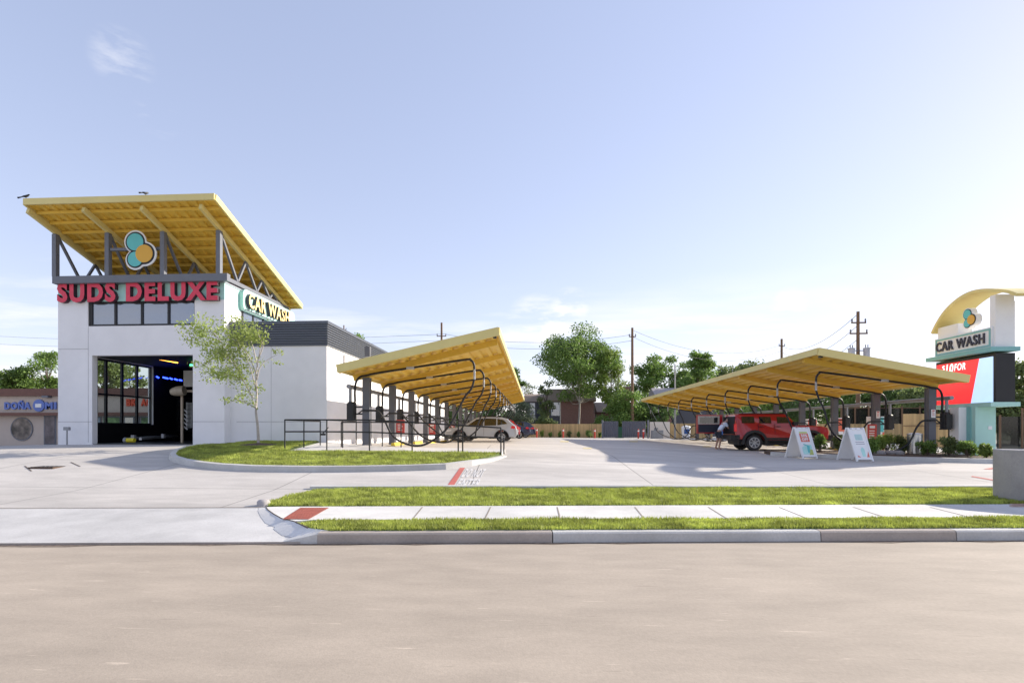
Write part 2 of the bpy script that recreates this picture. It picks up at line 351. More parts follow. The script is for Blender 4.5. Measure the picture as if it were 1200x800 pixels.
sheet('parking_lot', fr(-46, 52, 99), fr(2.65, 70, 118), lambda x, y, u, v: lotz(x, y), CONC)
sheet('driveway_apron', fr(-46, 3, 50), fr(0, 2.646, 6), lambda x, y, u, v: lotz(x, y), APRON)
# lip of the apron against the gutter
b = MB()
ue = UV(*G(352, 637, 0))[0]
b.add([(*S(-46, 0), -.01), (*S(ue, 0), -.01), (*S(ue, 0), .034), (*S(-46, 0), .034)], [(0, 1, 2, 3)])
tag(b.build('gutter_lip', KERBB), kind='structure')
# a faint gutter seam of grit along the kerb, and the joint between apron and lot
b = MB()
rng = random.Random(5)
us_ = fr(-40, 30, 141); 
vs2 = [(*S(u, -.02-.13*rng.random()**2), .004) for u in us_]+[(*S(u, 0), .004) for u in us_]
b.add(vs2, [(i, i+1, 141+i+1, 141+i) for i in range(140)])
tag(b.build('gutter_grit', mat('grit', (.17, .13, .10), .95, var=.5, scale=12)), kind='structure')
b = MB(); us_ = fr(-40, -1.6, 60); b.add([(*S(u, 2.63), .169) for u in us_]+[(*S(u, 2.66), .171) for u in us_], [(i, i+1, 61+i, 60+i) for i in range(59)])
tag(b.build('apron_joint', JOINT), kind='structure')

def slab(name, poly, zt, zb, m, kind='structure'):
    """poly of (x,y); zt a number or function"""
    b = MB(); n = len(poly); zf = zt if callable(zt) else (lambda x, y: zt)
    b.add([(x, y, zb) for x, y in poly]+[(x, y, zf(x, y)) for x, y in poly], [(i, (i+1) % n, n+(i+1) % n, n+i) for i in range(n)]); b.add([(x, y, zf(x, y)) for x, y in poly], [tuple(range(n))])
    return tag(b.build(name, m, recalc=True), kind=kind)
RT = 34
def gs(px, py, z): return G(px, py, z)
def strip(v0, v1, left, u1=RT, n=60):
    """polygon in the street frame: left is a list of xy, near to far"""
    uu = fr(UV(*left[0])[0]+.3, u1, n); near = [S(u, v0) for u in uu]
    uf = fr(u1, UV(*left[-1])[0]+.3, n); far = [S(u, v1) for u in uf]
    return near+far+list(reversed(left))
walk_left = [gs(345, 610.5, .175), gs(330, 607, .175), gs(321, 602, .175), gs(314, 597, .175), gs(312, 594, .175)]
slab('sidewalk', strip(1.07, 2.66, walk_left), .180, -.05, WALK)
l1_left = [gs(377, 624, .17), gs(362, 618, .17), gs(347, 612.5, .17)]
l1_left[0] = S(UV(*l1_left[0])[0]+.05, .175)
LAWN1 = strip(.17, 1.06, l1_left)
slab('lawn_soil', LAWN1, .165, -.05, LAWN)
l2_left = [gs(313, 592.5, .18), gs(317, 588, .19), gs(335, 582, .21), gs(352, 578.5, .22)]
LAWN2 = strip(2.67, 5.03, l2_left)
def l2z(x, y): return max(.165, lotz(x, y)+.012)
slab('lawn_soil', LAWN2, l2z, -.05, LAWN)
_a = UV(*G(371, 637, 0))[0]; WIN = [(*S(_a, .165), .158), (*l1_left[0], .163), (*l1_left[1], .165), (*l1_left[2], .168)]+[(*p, .174) for p in walk_left]
WOUT = []
for _i, p in enumerate(WIN):
    q = Vector(S(UV(p[0], p[1])[0]-(.50-.045*_i), UV(p[0], p[1])[1])); WOUT.append((q.x, q.y, lotz(q.x, q.y)+.004))
_b = MB(); _n = len(WIN); _b.add(WIN+WOUT, [(k, k+1, _n+k+1, _n+k) for k in range(_n-1)]); tag(_b.build('apron_wing', WALK, smooth=True), kind='structure')
# dark seam round the sidewalk's curved end
b = MB(); b.tube([(*p, .172) for p in ([(l1_left[1][0]-.02, l1_left[1][1])]+walk_left)], .012, 6); tag(b.build('walk_joint', JOINT), kind='structure')
# joints across the sidewalk
for px0, px1 in ((546, 586), (806, 824), (1079, 1065), (1366-70, 1260)):
    pass
b = MB()
for (pa, pb) in (((482, 610), (495, 594)), ((567, 610), (575, 594)), ((657, 610), (653, 594)), ((757, 610), (744, 594)), ((856, 610), (830, 594)), ((953, 610), (913, 594)), ((1050, 610), (1000, 594)), ((1150, 609), (1090, 594))):
    A = Vector(G(*pa, .18)); B_ = Vector(G(*pb, .18)); d = (B_-A).normalized(); s_ = Vector((-d.y, d.x))*.012
    b.add([(*(A-s_), .184), (*(A+s_), .184), (*(B_+s_), .184), (*(B_-s_), .184)], [(0, 1, 2, 3)])
tag(b.build('sidewalk_joint', mat('joint_soft', (.27, .23, .19), .9)), kind='structure')
# tactile panel
TP = [G(331, 608, .185), G(362, 608, .185), G(385.5, 594.6, .185), G(352, 594.6, .185)]
b = MB(); A, B_, C_, D_ = (Vector(p) for p in TP)
b.add([(*p, .188) for p in TP], [(0, 1, 2, 3)])
tp = empty('tactile_panel', (*TP[0], .18), 'brick red tactile paving panel set in the sidewalk beside the driveway', 'tactile paving')
TREDM = mat('tactile_red', (.36, .10, .07), .8, var=.15, scale=8)
b.build('panel', TREDM, tp)
b = MB()
for i in range(18):
    for j in range(16):
        s0, t0 = (i+.5)/18, (j+.5)/16; p = (A*(1-s0)+B_*s0)*(1-t0)+(D_*(1-s0)+C_*s0)*t0
        b.lathe((p.x, p.y, .188), (0, 0, 1), [(.014, 0), (.009, .006), (.0001, .006)], 6)
tag(b.build('domes', TREDM, tp), kind='stuff')
# street kerb, in segments of different casting
segs = [(UV(*G(371, 637, 0))[0], UV(*G(648, 636, 0))[0], KERBB), (UV(*G(648, 636, 0))[0], UV(*G(962, 634, 0))[0], KERB), (UV(*G(962, 634, 0))[0], UV(*G(1122, 633.5, 0))[0], KERBB), (UV(*G(1122, 633.5, 0))[0], RT, KERB)]
b = MB()
for k, (a, c, m_) in enumerate(segs):
    a += .008; c -= .008
    prof = [(.0, -.04), (.012, .13), (.035, .152), (.165, .158), (.165, -.04)]
    P = [(*S(u, v), z) for u in (a, c) for v, z in prof]
    b.add(P, [(i, (i+1) % 5, 5+(i+1) % 5, 5+i) for i in range(5)]+[(4, 3, 2, 1, 0), (5, 6, 7, 8, 9)], 0 if m_ is KERB else 1)
tag(b.build('street_kerb', [KERB, KERBB]), kind='structure')
# tapered end of the kerb
b = MB(); a = segs[0][0]+.006; P = [(*S(a-.5, 0), -.02), (*S(a, 0), -.02), (*S(a, .012), .14), (*S(a-.5, .012), .035), (*S(a-.5, .18), -.02), (*S(a, .18), -.02), (*S(a, .18), .16), (*S(a-.5, .18), .045)]
b.add(P, [(0, 1, 2, 3), (7, 6, 5, 4), (3, 2, 6, 7), (0, 4, 5, 1), (1, 5, 6, 2), (0, 3, 7, 4)]); tag(b.build('kerb_end', KERB), kind='structure')
# kerb between lawn and lot
b = MB(); uu = fr(UV(*l2_left[-1])[0], RT, 50)
prof = [(5.04, .0), (5.04, .075), (5.19, .08), (5.19, -.2)]
P = []
for u in uu:
    for v, dz in prof:
        x, y = S(u, v); P.append((x, y, (lotz(x, y)+dz) if dz > .01 else .05))
b.add(P, [(i*4+j, i*4+j+1, (i+1)*4+j+1, (i+1)*4+j) for i in range(49) for j in range(3)]); tag(b.build('lot_kerb', KERB), kind='structure')
# round nose of that kerb with its stub
nx, ny = G(309, 592, .17); b = MB(); b.lathe((nx, ny, .12), (0, 0, 1), [(.13, 0), (.125, .13), (.09, .165), (.001, .17)], 16); tag(b.build('kerb_nose', PLAIN, smooth=True), kind='structure')

# planted island before the building
isl_px = [(206, 532), (210, 527.5), (222, 523.5), (240, 521), (262, 520)]
ISL = []
BY = 23.38
for p in isl_px:
    x, y = GL(*p, .13); ISL.append((x, min(y, BY-.05)))
ISL += [(WX(300, 23.8), 23.8), (WX(374, 23.8), 23.8), GL(337, 528, .13), GL(430, 528.5, .12), GL(520, 530, .12), GL(588, 531, .1)]
near = [GL(p[0], p[1], .13) for p in ((572, 535), (548, 540), (520, 543.5), (480, 545), (420, 546), (360, 546.3), (300, 545.5), (262, 543.5), (238, 541), (220, 538), (209, 535))]
ISL += near
def islz(x, y): return lotz(x, y)+.13
slab('lawn_soil', ISL, islz, .1, LAWN)
ring = [ISL[len(ISL)-1-i] for i in range(len(near))]+[ISL[0], ISL[1], ISL[2]]   # tip order: left end to right
ring = list(reversed(ISL[10:]))   # near edge, left to right reversed below
edge = [GL(588, 531, .1)]+near+[ISL[0], ISL[1], ISL[2], ISL[3], (ISL[3][0]+.6, BY-.05)]
b = MB(); cen = Vector((-9, 20)); P = []
for i, p in enumerate(edge):
    p = Vector(p); a_ = Vector(edge[max(i-1, 0)]); c_ = Vector(edge[min(i+1, len(edge)-1)]); t_ = (c_-a_).normalized(); nrm = Vector((t_.y, -t_.x))
    if nrm.dot(p-cen) < 0: nrm = -nrm
    k = .04 if i == 0 else .09 if i == 1 else .155
    o1 = p+nrm*.17; o2 = p+nrm*.2
    P += [(p.x, p.y, lotz(*p)+k), (o1.x, o1.y, lotz(*o1)+k), (o2.x, o2.y, lotz(*o2)-.03), (p.x, p.y, lotz(*p)-.03)]
n_ = len(edge); b.add(P, [(i*4+j, i*4+(j+1) % 4, (i+1)*4+(j+1) % 4, (i+1)*4+j) for i in range(n_-1) for j in range(4)]+[(0, 1, 2, 3), (n_*4-4, n_*4-3, n_*4-2, n_*4-1)])
tag(b.build('island_kerb', KERB), kind='structure')
# walkway behind the island
slab('walkway', [(WX(376, 23.79), 23.79), ISL[7+0] if False else GL(338, 527.6, .13), GL(430, 528.0, .12), GL(588, 530.4, .1), GL(592, 526.5, .1), GL(470, 523, .14), GL(440, 521.5, .14), (WX(384, 23.79), 23.79)], lambda x, y: lotz(x, y)+.115, .2, WALK)

def inside(poly, x, y):
    poly = np.array(poly); r = np.zeros(len(x), bool); j = len(poly)-1
    for i in range(len(poly)):
        xi, yi = poly[i]; xj, yj = poly[j]
        c = ((yi > y) != (yj > y)) & (x < (xj-xi)*(y-yi)/(yj-yi+1e-12)+xi); r ^= c; j = i
    return r
def grass(name, poly, dens, zf, h, seed, hole=None):
    g = np.random.default_rng(seed); P = np.array(poly); x0, y0 = P.min(0); x1, y1 = P.max(0); x1 = min(x1, 17)
    n = int((x1-x0)*(y1-y0)*dens); x = g.uniform(x0, x1, n); y = g.uniform(y0, y1, n); k = inside(poly, x, y)
    if hole is not None: k &= ((x-hole[0])**2+((y-hole[1]))**2) > hole[2]**2
    x, y = x[k], y[k]
    # thin the sward here and there
    th = np.sin(x*3.1+1)*np.sin(y*4.3)+.5*np.sin(x*7.7+y*3.); k = (g.random(len(x)) < .88) | (th < .55); x, y = x[k], y[k]; n = len(x)
    z = np.array([zf(a, b_) for a, b_ in zip(x, y)])
    a = g.uniform(0, 2*np.pi, n); hh = h*g.uniform(.5, 1.25, n)*(1+.4*np.sin(x*2.3+1.3*np.sin(y*3))*np.cos(y*4.1+x)); wd = g.uniform(.006, .012, n); ln = g.uniform(0, .8, n)*hh; a2 = g.uniform(0, 2*np.pi, n)
    v = np.empty((n, 3, 3)); v[:, 0] = np.stack([x-np.cos(a)*wd, y-np.sin(a)*wd, z-.005], 1); v[:, 1] = np.stack([x+np.cos(a)*wd, y+np.sin(a)*wd, z-.005], 1); v[:, 2] = np.stack([x+np.cos(a2)*ln, y+np.sin(a2)*ln, z+hh], 1)
    return tag(raw(name, v.reshape(-1, 3), np.arange(3*n).reshape(-1, 3), BLADE), 'bright green turf', 'grass', kind='stuff')
TREEX, TREEY = GL(303, 522, .12)
TREEY = min(TREEY, 23.0); TREEX = WX(303, TREEY)
g1 = grass('lawn_grass', LAWN1, 3600, lambda x, y: .165, .055, 1); g1['label'] = 'narrow strip of bright turf between street kerb and sidewalk'
g2 = grass('lawn_grass', LAWN2, 2600, l2z, .065, 2); g2['label'] = 'wider band of bright turf between sidewalk and parking lot'
g3 = grass('lawn_grass', ISL, 1500, islz, .06, 3, (TREEX, TREEY, .75)); g3['label'] = 'turf on the kerbed island in front of the white building'
b = MB(); nn = 24; pts = []
for i in range(nn):
    t = 2*math.pi*i/nn; r_ = .72*(1+.08*math.sin(3*t)+.05*math.sin(7*t)); pts.append((TREEX+r_*math.cos(t), min(TREEY+r_*math.sin(t), 23.75)))
b.add([(*p, islz(*p)+.02) for p in pts]+[(TREEX, TREEY, islz(TREEX, TREEY)+.1)], [(i, (i+1) % nn, nn) for i in range(nn)])
tag(b.build('mulch_bed', SOIL), 'round bed of dark mulch at the foot of the young tree', 'mulch', kind='stuff')

# painted marks on the lot
def lotpatch(name, quad, m, dz=.008, n=8):
    A, B_, C_, D_ = (Vector(p) for p in quad); P = []
    for j in range(n+1):
        for i in range(n+1):
            s0, t0 = i/n, j/n; p = (A*(1-s0)+B_*s0)*(1-t0)+(D_*(1-s0)+C_*s0)*t0; P.append((p.x, p.y, lotz(*p)+dz))
    b = MB(); b.add(P, [(j*(n+1)+i, j*(n+1)+i+1, (j+1)*(n+1)+i+1, (j+1)*(n+1)+i) for j in range(n) for i in range(n)]); return tag(b.build(name, m), kind='structure')
PRED = mat('worn_red_paint', (.50, .13, .11), .8, var=.15, scale=6)
PWH = mat('worn_white_paint', (.68, .665, .65), .8, var=.12, scale=9)
PYE = mat('worn_yellow_paint', (.58, .50, .28), .8, var=.15, scale=9)
lotpatch('road_marking', [GL(522, 572), GL(530, 572), GL(545, 548), GL(539, 548)], PRED)
lotpatch('road_marking', [GL(1138, 558.5), GL(1139, 557.6), GL(1185, 565.3), GL(1184, 566.5)], PRED)
lotpatch('road_marking', [GL(1152, 549.5), GL(1160, 550), GL(1190, 546.6), GL(1176, 546.0)], PRED)
def ground_text(s, A, B_, D_):
    A, B_, D_ = Vector(A), Vector(B_), Vector(D_); v, f = text_mesh(s, .02, 0.0001); x0, x1 = v[:, 0].min(), v[:, 0].max(); y0, y1 = v[:, 1].min(), v[:, 1].max(); b = MB(); P = []
    for p in v:
        q = A+(B_-A)*((p[0]-x0)/(x1-x0))+(D_-A)*((p[1]-y0)/(y1-y0)); P.append((q.x, q.y, lotz(*q)+.009+(0.002 if p[2] > 0 else 0)))
    b.add(P, f); tag(b.build('road_marking', PWH), kind='structure')
ground_text('DO NOT', GL(540, 559), GL(565, 559), GL(547, 549.5))
ground_text('ENTER', GL(533, 571.5), GL(560, 571.5), GL(540, 561.5))
for i, p in enumerate(((742, 517), (688, 525), (661, 517), (828, 523))):
    lotpatch('road_marking', [GL(p[0]-5, p[1]+.7), GL(p[0]+5, p[1]+.9), GL(p[0]+6, p[1]-.5), GL(p[0]-4, p[1]-.6)], PYE)
# drain and slits in the driveway
dx, dy = GL(58, 547); b = MB(); b.box(dx-.38, dx+.38, dy-.3, dy+.3, lotz(dx, dy)-.03, lotz(dx, dy)+.012)
for i in range(6): b.box(dx-.34+i*.12, dx-.28+i*.12, dy-.26, dy+.26, lotz(dx, dy)+.014, lotz(dx, dy)+.022, 1)
tag(b.build('drain_grate', [mat('rusty_iron', (.10, .06, .04), .8, var=.4, scale=10), BLACK]), 'rusty iron drain grate set in the driveway before the wash bay', 'drain')
for q in (((29, 546), (37, 552)), ((83, 541.5), (94, 546.5))):
    A, B_ = Vector(GL(*q[0])), Vector(GL(*q[1])); s_ = (B_-A).normalized(); s_ = Vector((-s_.y, s_.x))*.018
    lotpatch('lot_slot', [A-s_, B_-s_, B_+s_, A+s_], JOINT, n=3)

# ================================================================== CAR WASH BUILDING
YF = 23.4; PAD = 1.02
XL, XR = WX(68, YF), WX(263, YF)
zt = lambda py, Y=YF, px=165: WZ(py, Y, px)
Z333, Z352, Z382, Z415 = zt(333), zt(352.5), zt(381.5), zt(416)
X103, X228, X108, X226 = WX(103, YF), WX(228, YF), WX(108, YF), WX(226, YF)
bd = empty('car_wash_building', ((XL+XR)/2, YF, PAD), 'tall white stucco building with open bay, yellow pitched canopy and low dark trimmed wing', 'building')
YB = 30.2           # back of the tower
LY = 23.85          # front of the low wing
XW = WX(383, LY); LZ = zt(376, LY, 383); LB = zt(405, LY, 383); YE = 58
b = MB()
z0 = .5
b.box(XL, X108, YF, YF+.3, z0, Z415); b.box(X226, XR, YF, YF+.3, z0, Z415)
b.box(XL, XR, YF, YF+.3, Z415, Z382); b.box(XL, X103, YF, YF+.3, Z382, Z352); b.box(X228, XR, YF, YF+.3, Z382, Z352)
b.box(XR-.3, XR, YF+.3, YB, LZ-.3, zt(357, YF, 263)); b.box(XR-.3, XR, YF+.3, LY+.2, z0, LZ-.3)
b.box(XL, XR, YB-.3, YB, LZ-.3, Z352)
WY0, WY1, WZ0, WZ1 = 23.85, 29.15, PAD+.92, 5.15
b.box(XL, XL+.3, YF+.3, WY0, z0, Z352); b.box(XL, XL+.3, WY0, WY1, z0, WZ0); b.box(XL, XL+.3, WY0, WY1, WZ1, Z352); b.box(XL, XL+.3, WY1, YB-.3, z0, Z352)
b.build('wall', WHITE, bd)
b = MB(); b.box(XR, XW, LY, LY+.25, z0, LB); b.box(XW-.25, XW, LY+.25, YE, z0, LB); b.box(XL, XW-.25, YE-.25, YE, z0, LB); b.box(XL, XL+.25, YB, YE-.25, z0, LB)
b.build('wing_wall', WHITE, bd)
b = MB(); Zs = zt(357, YF, 263)
b.box(XL, XR, YF, YF+.3, Z352, Z333); b.box(XR-.3, XR, YF+.3, YB, Zs, Z333); b.box(XL, XL+.3, YF+.3, YB, Z352, Z333); b.box(XL+.3, XR-.3, YB-.3, YB, Z352, Z333)
b.build('mint_band', MINT, bd)
b = MB(); b.box(XL-.03, XR+.03, YF-.03, YB+.03, Z333, Z333+.06); b.build('coping', SIL, bd)
# joints in the stucco
STJ = mat('stucco_joint', (.45, .44, .45), .9)
def JB(*a): b = MB(); b.box(*a); b.build('wall_joint', STJ, bd)
zj1, zj2 = zt(409, YF, 85), zt(494, YF, 90)
JB(XL+.01, X103+.02, YF-.004, YF, zj1-.012, zj1+.012); JB(XL+.01, X108, YF-.004, YF, zj2-.012, zj2+.012); JB(X226, XR-.01, YF-.004, YF, zj2-.012, zj2+.012)
JB(XR+.3, XW-.01, LY-.004, LY, zj2-.012, zj2+.012); JB(X103+.01, X103+.03, YF-.004, YF, z0+.6, Z382-.02); JB(XR+1.9, XR+1.915, LY-.004, LY, z0+.6, LB)

# ribbon window
wf = MB(); wf.box(X103, X228, YF+.06, YF+.14, Z382, Z382+.09); wf.box(X103, X228, YF+.06, YF+.14, Z352-.09, Z352)
n = 4; wpan = (X228-X103-.0)/n
for i in range(n+1):
    x = X103+i*wpan; xx0 = x-.05 if i else x; xx1 = x+.05 if i < n else x; xx1 = xx1 if i else x+.16
    wf.box(xx0, xx1, YF+.055, YF+.145, Z382+.09, Z352-.09)
win = wf.build('ribbon_window', BLACK, bd); gb = MB(); gb.box(X103+.01, X228-.01, YF+.10, YF+.115, Z382+.01, Z352-.01); gb.build('pane', GLASS, win)
b = MB(); b.box(X103, X228, YF+.3, YF+.32, Z382-.02, Z352+.02); b.build('window_backing', mat('office_dark', (.05, .055, .07), .8), bd)
# side clerestory window below the side sign
sw = MB(); sy0, sy1 = YF+.3+1.15, YB-.5; sz0, sz1 = LZ+.05, zt(352, 25.5, 300)
yy = sy0
sw.box(XR, XR+.05, sy0, sy1, sz1-.08, sz1); sw.box(XR, XR+.05, sy0, sy1, LZ+.03, LZ+.1)
for i in range(6):
    y = sy0+(sy1-sy0)*i/5; sw.box(XR+.001, XR+.051, y-.05, y+.05, LZ+.1, sz1-.08)
swo = sw.build('side_window', BLACK, bd); gb = MB(); gb.box(XR+.005, XR+.02, sy0+.02, sy1-.02, LZ+.06, sz1-.03); gb.build('pane', GLASS, swo)
# glazed left wall of the bay
lw = MB(); 
lw.box(XL+.1, XL+.2, WY0, WY1, WZ0, WZ0+.08); lw.box(XL+.1, XL+.2, WY0, WY1, WZ1-.08, WZ1)
zm = 3.42; npan = 5
for i in range(npan+1):
    y = WY0+(WY1-WY0)*i/npan; lw.box(XL+.1, XL+.2, max(WY0, y-.06), min(WY1, y+.06), WZ0+.08, WZ1-.08)
for i in range(npan):
    y = WY0+(WY1-WY0)*i/npan; lw.box(XL+.11, XL+.19, y+.06, y+(WY1-WY0)/npan-.06, zm-.04, zm+.04)
lo = lw.build('bay_window', BLACK, bd); gb = MB(); gb.box(XL+.145, XL+.155, WY0+.02, WY1-.02, WZ0+.02, WZ1-.02); gb.build('pane', CLEAR, lo)
# interior lining, coloured near black so the bay looks dark inside
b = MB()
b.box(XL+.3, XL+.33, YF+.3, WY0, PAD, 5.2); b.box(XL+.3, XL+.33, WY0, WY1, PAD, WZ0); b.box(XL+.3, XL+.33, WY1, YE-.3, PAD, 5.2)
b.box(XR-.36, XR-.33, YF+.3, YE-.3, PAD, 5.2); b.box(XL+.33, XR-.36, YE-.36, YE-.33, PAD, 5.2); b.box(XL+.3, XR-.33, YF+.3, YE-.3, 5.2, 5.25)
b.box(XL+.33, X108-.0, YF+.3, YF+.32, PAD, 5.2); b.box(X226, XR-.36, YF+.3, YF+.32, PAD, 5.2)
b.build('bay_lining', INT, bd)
b = MB(); b.box(XL+.3, XR-.3, YF+.05, YE-.3, .4, PAD+.004); b.build('bay_floor', mat('dark_floor', (.06, .06, .06), .35, var=.2), bd)  # bay floor in a dark semi-gloss grey
# dark cladding band of the wing: ribbed profile
def ribbed(zb, ztop, n, d):
    P = []
    for i in range(n):
        h = (ztop-zb)/n; z = zb+i*h; P += [(0, z), (d, z+h*.12), (d, z+h*.62), (0, z+h*.74)]
    P.append((0, ztop)); return P
pr = ribbed(LB, LZ-.14, 9, .05); b = MB()
for (A, B_, nd) in (((XR+.004, LY-.01), (XW+.01, LY-.01), (0, -1)), ((XW+.01, LY-.01), (XW+.01, YE), (1, 0))):
    P = []
    for (x, y) in (A, B_):
        for (d, z) in pr: P.append((x+nd[0]*d+(.05 if (nd == (0, -1) and x > XR+1) else 0)*(d/.05), y+nd[1]*d-(d if nd == (1, 0) and y < 30 else 0), z))
    k = len(pr); b.add(P, [(i, i+1, k+i+1, k+i) for i in range(k-1)])
b.build('parapet_cladding', DGREY, bd, recalc=False)
b = MB(); b.box(XR+.004, XW, LY, LY+.2, LB, LZ-.14); b.box(XW-.2, XW, LY+.2, YE, LB, LZ-.14)
b.box(XR+.004, XW+.08, LY-.08, LY+.22, LZ-.14, LZ); b.box(XW-.22, XW+.08, LY+.22, YE, LZ-.14, LZ); b.build('parapet_cap', DGREY, bd)
b = MB(); b.box(XL, XW-.25, YB, YE, LZ-.7, LZ-.6); b.box(XR, XW-.2, LY+.2, YB, LZ-.7, LZ-.6); b.build('wing_roof', SIL, bd)
b = MB(); b.box(XL+.3, XR-.3, YF+.3, YB-.3, Z333-.35, Z333-.3); b.build('tower_roof', SIL, bd)
# the yellow canopy over the tower
YR0, YR1 = 21.7, 30.1
RX0, RX1 = WX(30, YR0), WX(251, YR0)
RZ0 = zt(231, YR0, 140); RZ1 = zt(357, YR1, 355)
rz = lambda y: RZ0+(RZ1-RZ0)*(y-YR0)/(YR1-YR0)
def deck(bm_, x0, x1, y0, y1, zf, per=.42, d=.075, m=0):
    xs = []; x = x0
    while x < x1-.01:
        for (a, h) in ((0, 0), (.36, 0), (.46, d), (.9, d)):
            if x+a*per < x1: xs.append((x+a*per, h))
        x += per
    xs.append((x1, 0)); P = []
    for y in (y0, y1):
        for (xx, h) in xs: P.append((xx, y, zf(xx, y)+h))
    k = len(xs); bm_.add(P, [(i, i+1, k+i+1, k+i) for i in range(k-1)], m)
b = MB(); deck(b, RX0, RX1, YR0, YR1, lambda x, y: rz(y)-.14)
P = [(RX0, YR0, rz(YR0)), (RX1, YR0, rz(YR0)), (RX1, YR1, rz(YR1)), (RX0, YR1, rz(YR1))]; b.add(P, [(0, 1, 2, 3)]); b.build('canopy_deck', YEL, bd, recalc=False)
b = MB()
b.beam((RX0-.04, YR0-.04, rz(YR0)-.11), (RX1+.04, YR0-.04, rz(YR0)-.11), .08, .26); b.beam((RX0-.04, YR1+.04, rz(YR1)-.1), (RX1+.04, YR1+.04, rz(YR1)-.1), .08, .24)
for x in (RX0-.04, RX1+.04): b.beam((x, YR0, rz(YR0)-.11), (x, YR1, rz(YR1)-.1), .08, .26)
b.build('canopy_fascia', YELP, bd)
RXS = [XL+.12, WX(132, YF), WX(196, YF), WX(262.5, YF)-.07]
sl = (RZ1-RZ0)/(YR1-YR0)
for i in range(13):
    y = YR0+.5+i*.63
    b = MB(); b.beam((RX0+.02, y, rz(y)-.21), (RX1-.02, y, rz(y)-.21), .07, .13); b.build('purlin', YEL, bd)
for i, x in enumerate(RXS):
    b = MB(); x2 = min(x, RX1-.35) if i == 3 else x
    b.beam((x, YR0+.1, rz(YR0+.1)-.39), (x, YR1-.1, rz(YR1-.1)-.39), .13, .22); b.build('rafter', YELP, bd)
BZ = zt(327, YF-.25); BT = .3
b = MB(); b.box(WX(64, YF-.25), WX(268, YF-.25), YF-.38, YF-.12, BZ-.16, BZ+.16); b.build('canopy_beam', GREY, bd)
for i, x in enumerate(RXS):
    b = MB(); yp = YF-.25
    b.box(x-.095, x+.095, yp-.1, yp+.1, BZ+.16, rz(yp)-.5); b.build('post', GREY, bd)
    b = MB(); zc = BZ+.10; ye = YR0+(zc+.45-RZ0)/sl
    b.box(x-.08, x+.08, YF-.12, ye+.2, zc-.09, zc+.09); b.build('bottom_chord', GREY, bd)
    nodes = [(YF-.2, 1)]; y = YF-.15; k = 0; prev = (y, rz(y)-.52); steps = (1.35, .75, 1.0, .55, .75, .4, .5, .3); top = False
    yc = y
    for s_ in steps:
        yc += s_
        if yc > ye-.2: break
        cur = (yc, rz(yc)-.5) if top else (yc, zc+.09)
        b = MB(); b.beam((x, *prev), (x, *cur), .1, .1, up=(1, 0, 0)); b.build('truss_web', GREY, bd); prev = cur; top = not top
# cross rail carrying the emblem
b = MB(); zr = zt(292, YF-.25); b.box(RXS[1]+.12, RXS[2]-.12, YF-.31, YF-.19, zr-.06, zr+.06); b.build('cross_rail', GREY, bd)
# LED tube and blue lamps inside the bay
def lamp(name, a, c, r_, m_, label, cat='lamp', grp=None):
    b = MB(); b.tube([a, c], r_, 8); return tag(b.build(name, m_), label, cat, grp)
ORG = mat('orange_tube', (1, .42, .05), .4, var=0, emit=2.2); BLU = mat('blue_lamp', (.02, .05, 1), .4, var=0, emit=3.0); GRN = mat('green_lamp', (.1, .9, .4), .4, var=0, emit=1.2); VIO = mat('violet_lamp', (.45, .1, .9), .4, var=0, emit=1.2)
def WP(px, py, Y): x, z = W(px, py, Y); return (x, Y, z)
lamp('tube_light', WP(175.5, 418.6, 26), WP(208, 424.8, 27.6), .035, ORG, 'glowing orange tube light under the ceiling of the open bay', 'lamp')
for i, (a, c) in enumerate(((183.5, 186), (191, 197), (199, 202), (204.5, 208), (210, 213))):
    lamp('blue_lamp', WP(a, 441+i*1.0, 29.3), WP(c, 442.6+i*.8, 29.3), .04, BLU, 'small glowing blue lamp number %d of the row deep in the dark bay' % (i+1) if False else ['leftmost glowing blue lamp deep in the dark bay', 'second glowing blue lamp from the left deep in the bay', 'middle one of the five glowing blue lamps in the bay', 'fourth glowing blue lamp from the left deep in the bay', 'rightmost glowing blue lamp deep in the dark bay'][i], 'lamp', 'blue lamps in the bay')
lamp('green_lamp', WP(222.8, 427.5, 27), WP(225.8, 428, 27), .05, GRN, 'small green lamp at the top right corner of the bay')
# conveyor
fx0 = WX(146, 24.4); cv = empty('conveyor', (WX(160, 24.3), 24.3, PAD), 'black steel car conveyor with yellow roller lying on the bay floor', 'conveyor')
b = MB(); b.beam((WX(150, 24.3), 24.3, PAD+.22), (WX(196, 29), 29, PAD+.30), .14, .10); b.beam((WX(150, 24.3)+.6, 24.3, PAD+.22), (WX(196, 29)+.6, 29, PAD+.30), .10, .10); b.build('rail', SIL, cv)
b = MB(); x0, y0 = WX(149, 24.2), 24.2; b.lathe((x0, y0, PAD+.16), (1, 0, 0), [(.0001, 0), (.10, 0), (.10, .36), (.0001, .36)], 14); b.build('roller', mat('safety_yellow', (.75, .62, .03), .5), cv)
b = MB(); b.lathe((x0-.12, y0, PAD+.16), (1, 0, 0), [(.0001, 0), (.13, 0), (.13, .12), (.0001, .12)], 14); b.box(x0+.1, x0+.25, y0+.1, y0+.25, PAD+.2, PAD+.4); b.box(x0+1.0, x0+1.12, y0+.9, y0+1.05, PAD+.25, PAD+.45); b.build('bracket', PIPE, cv)
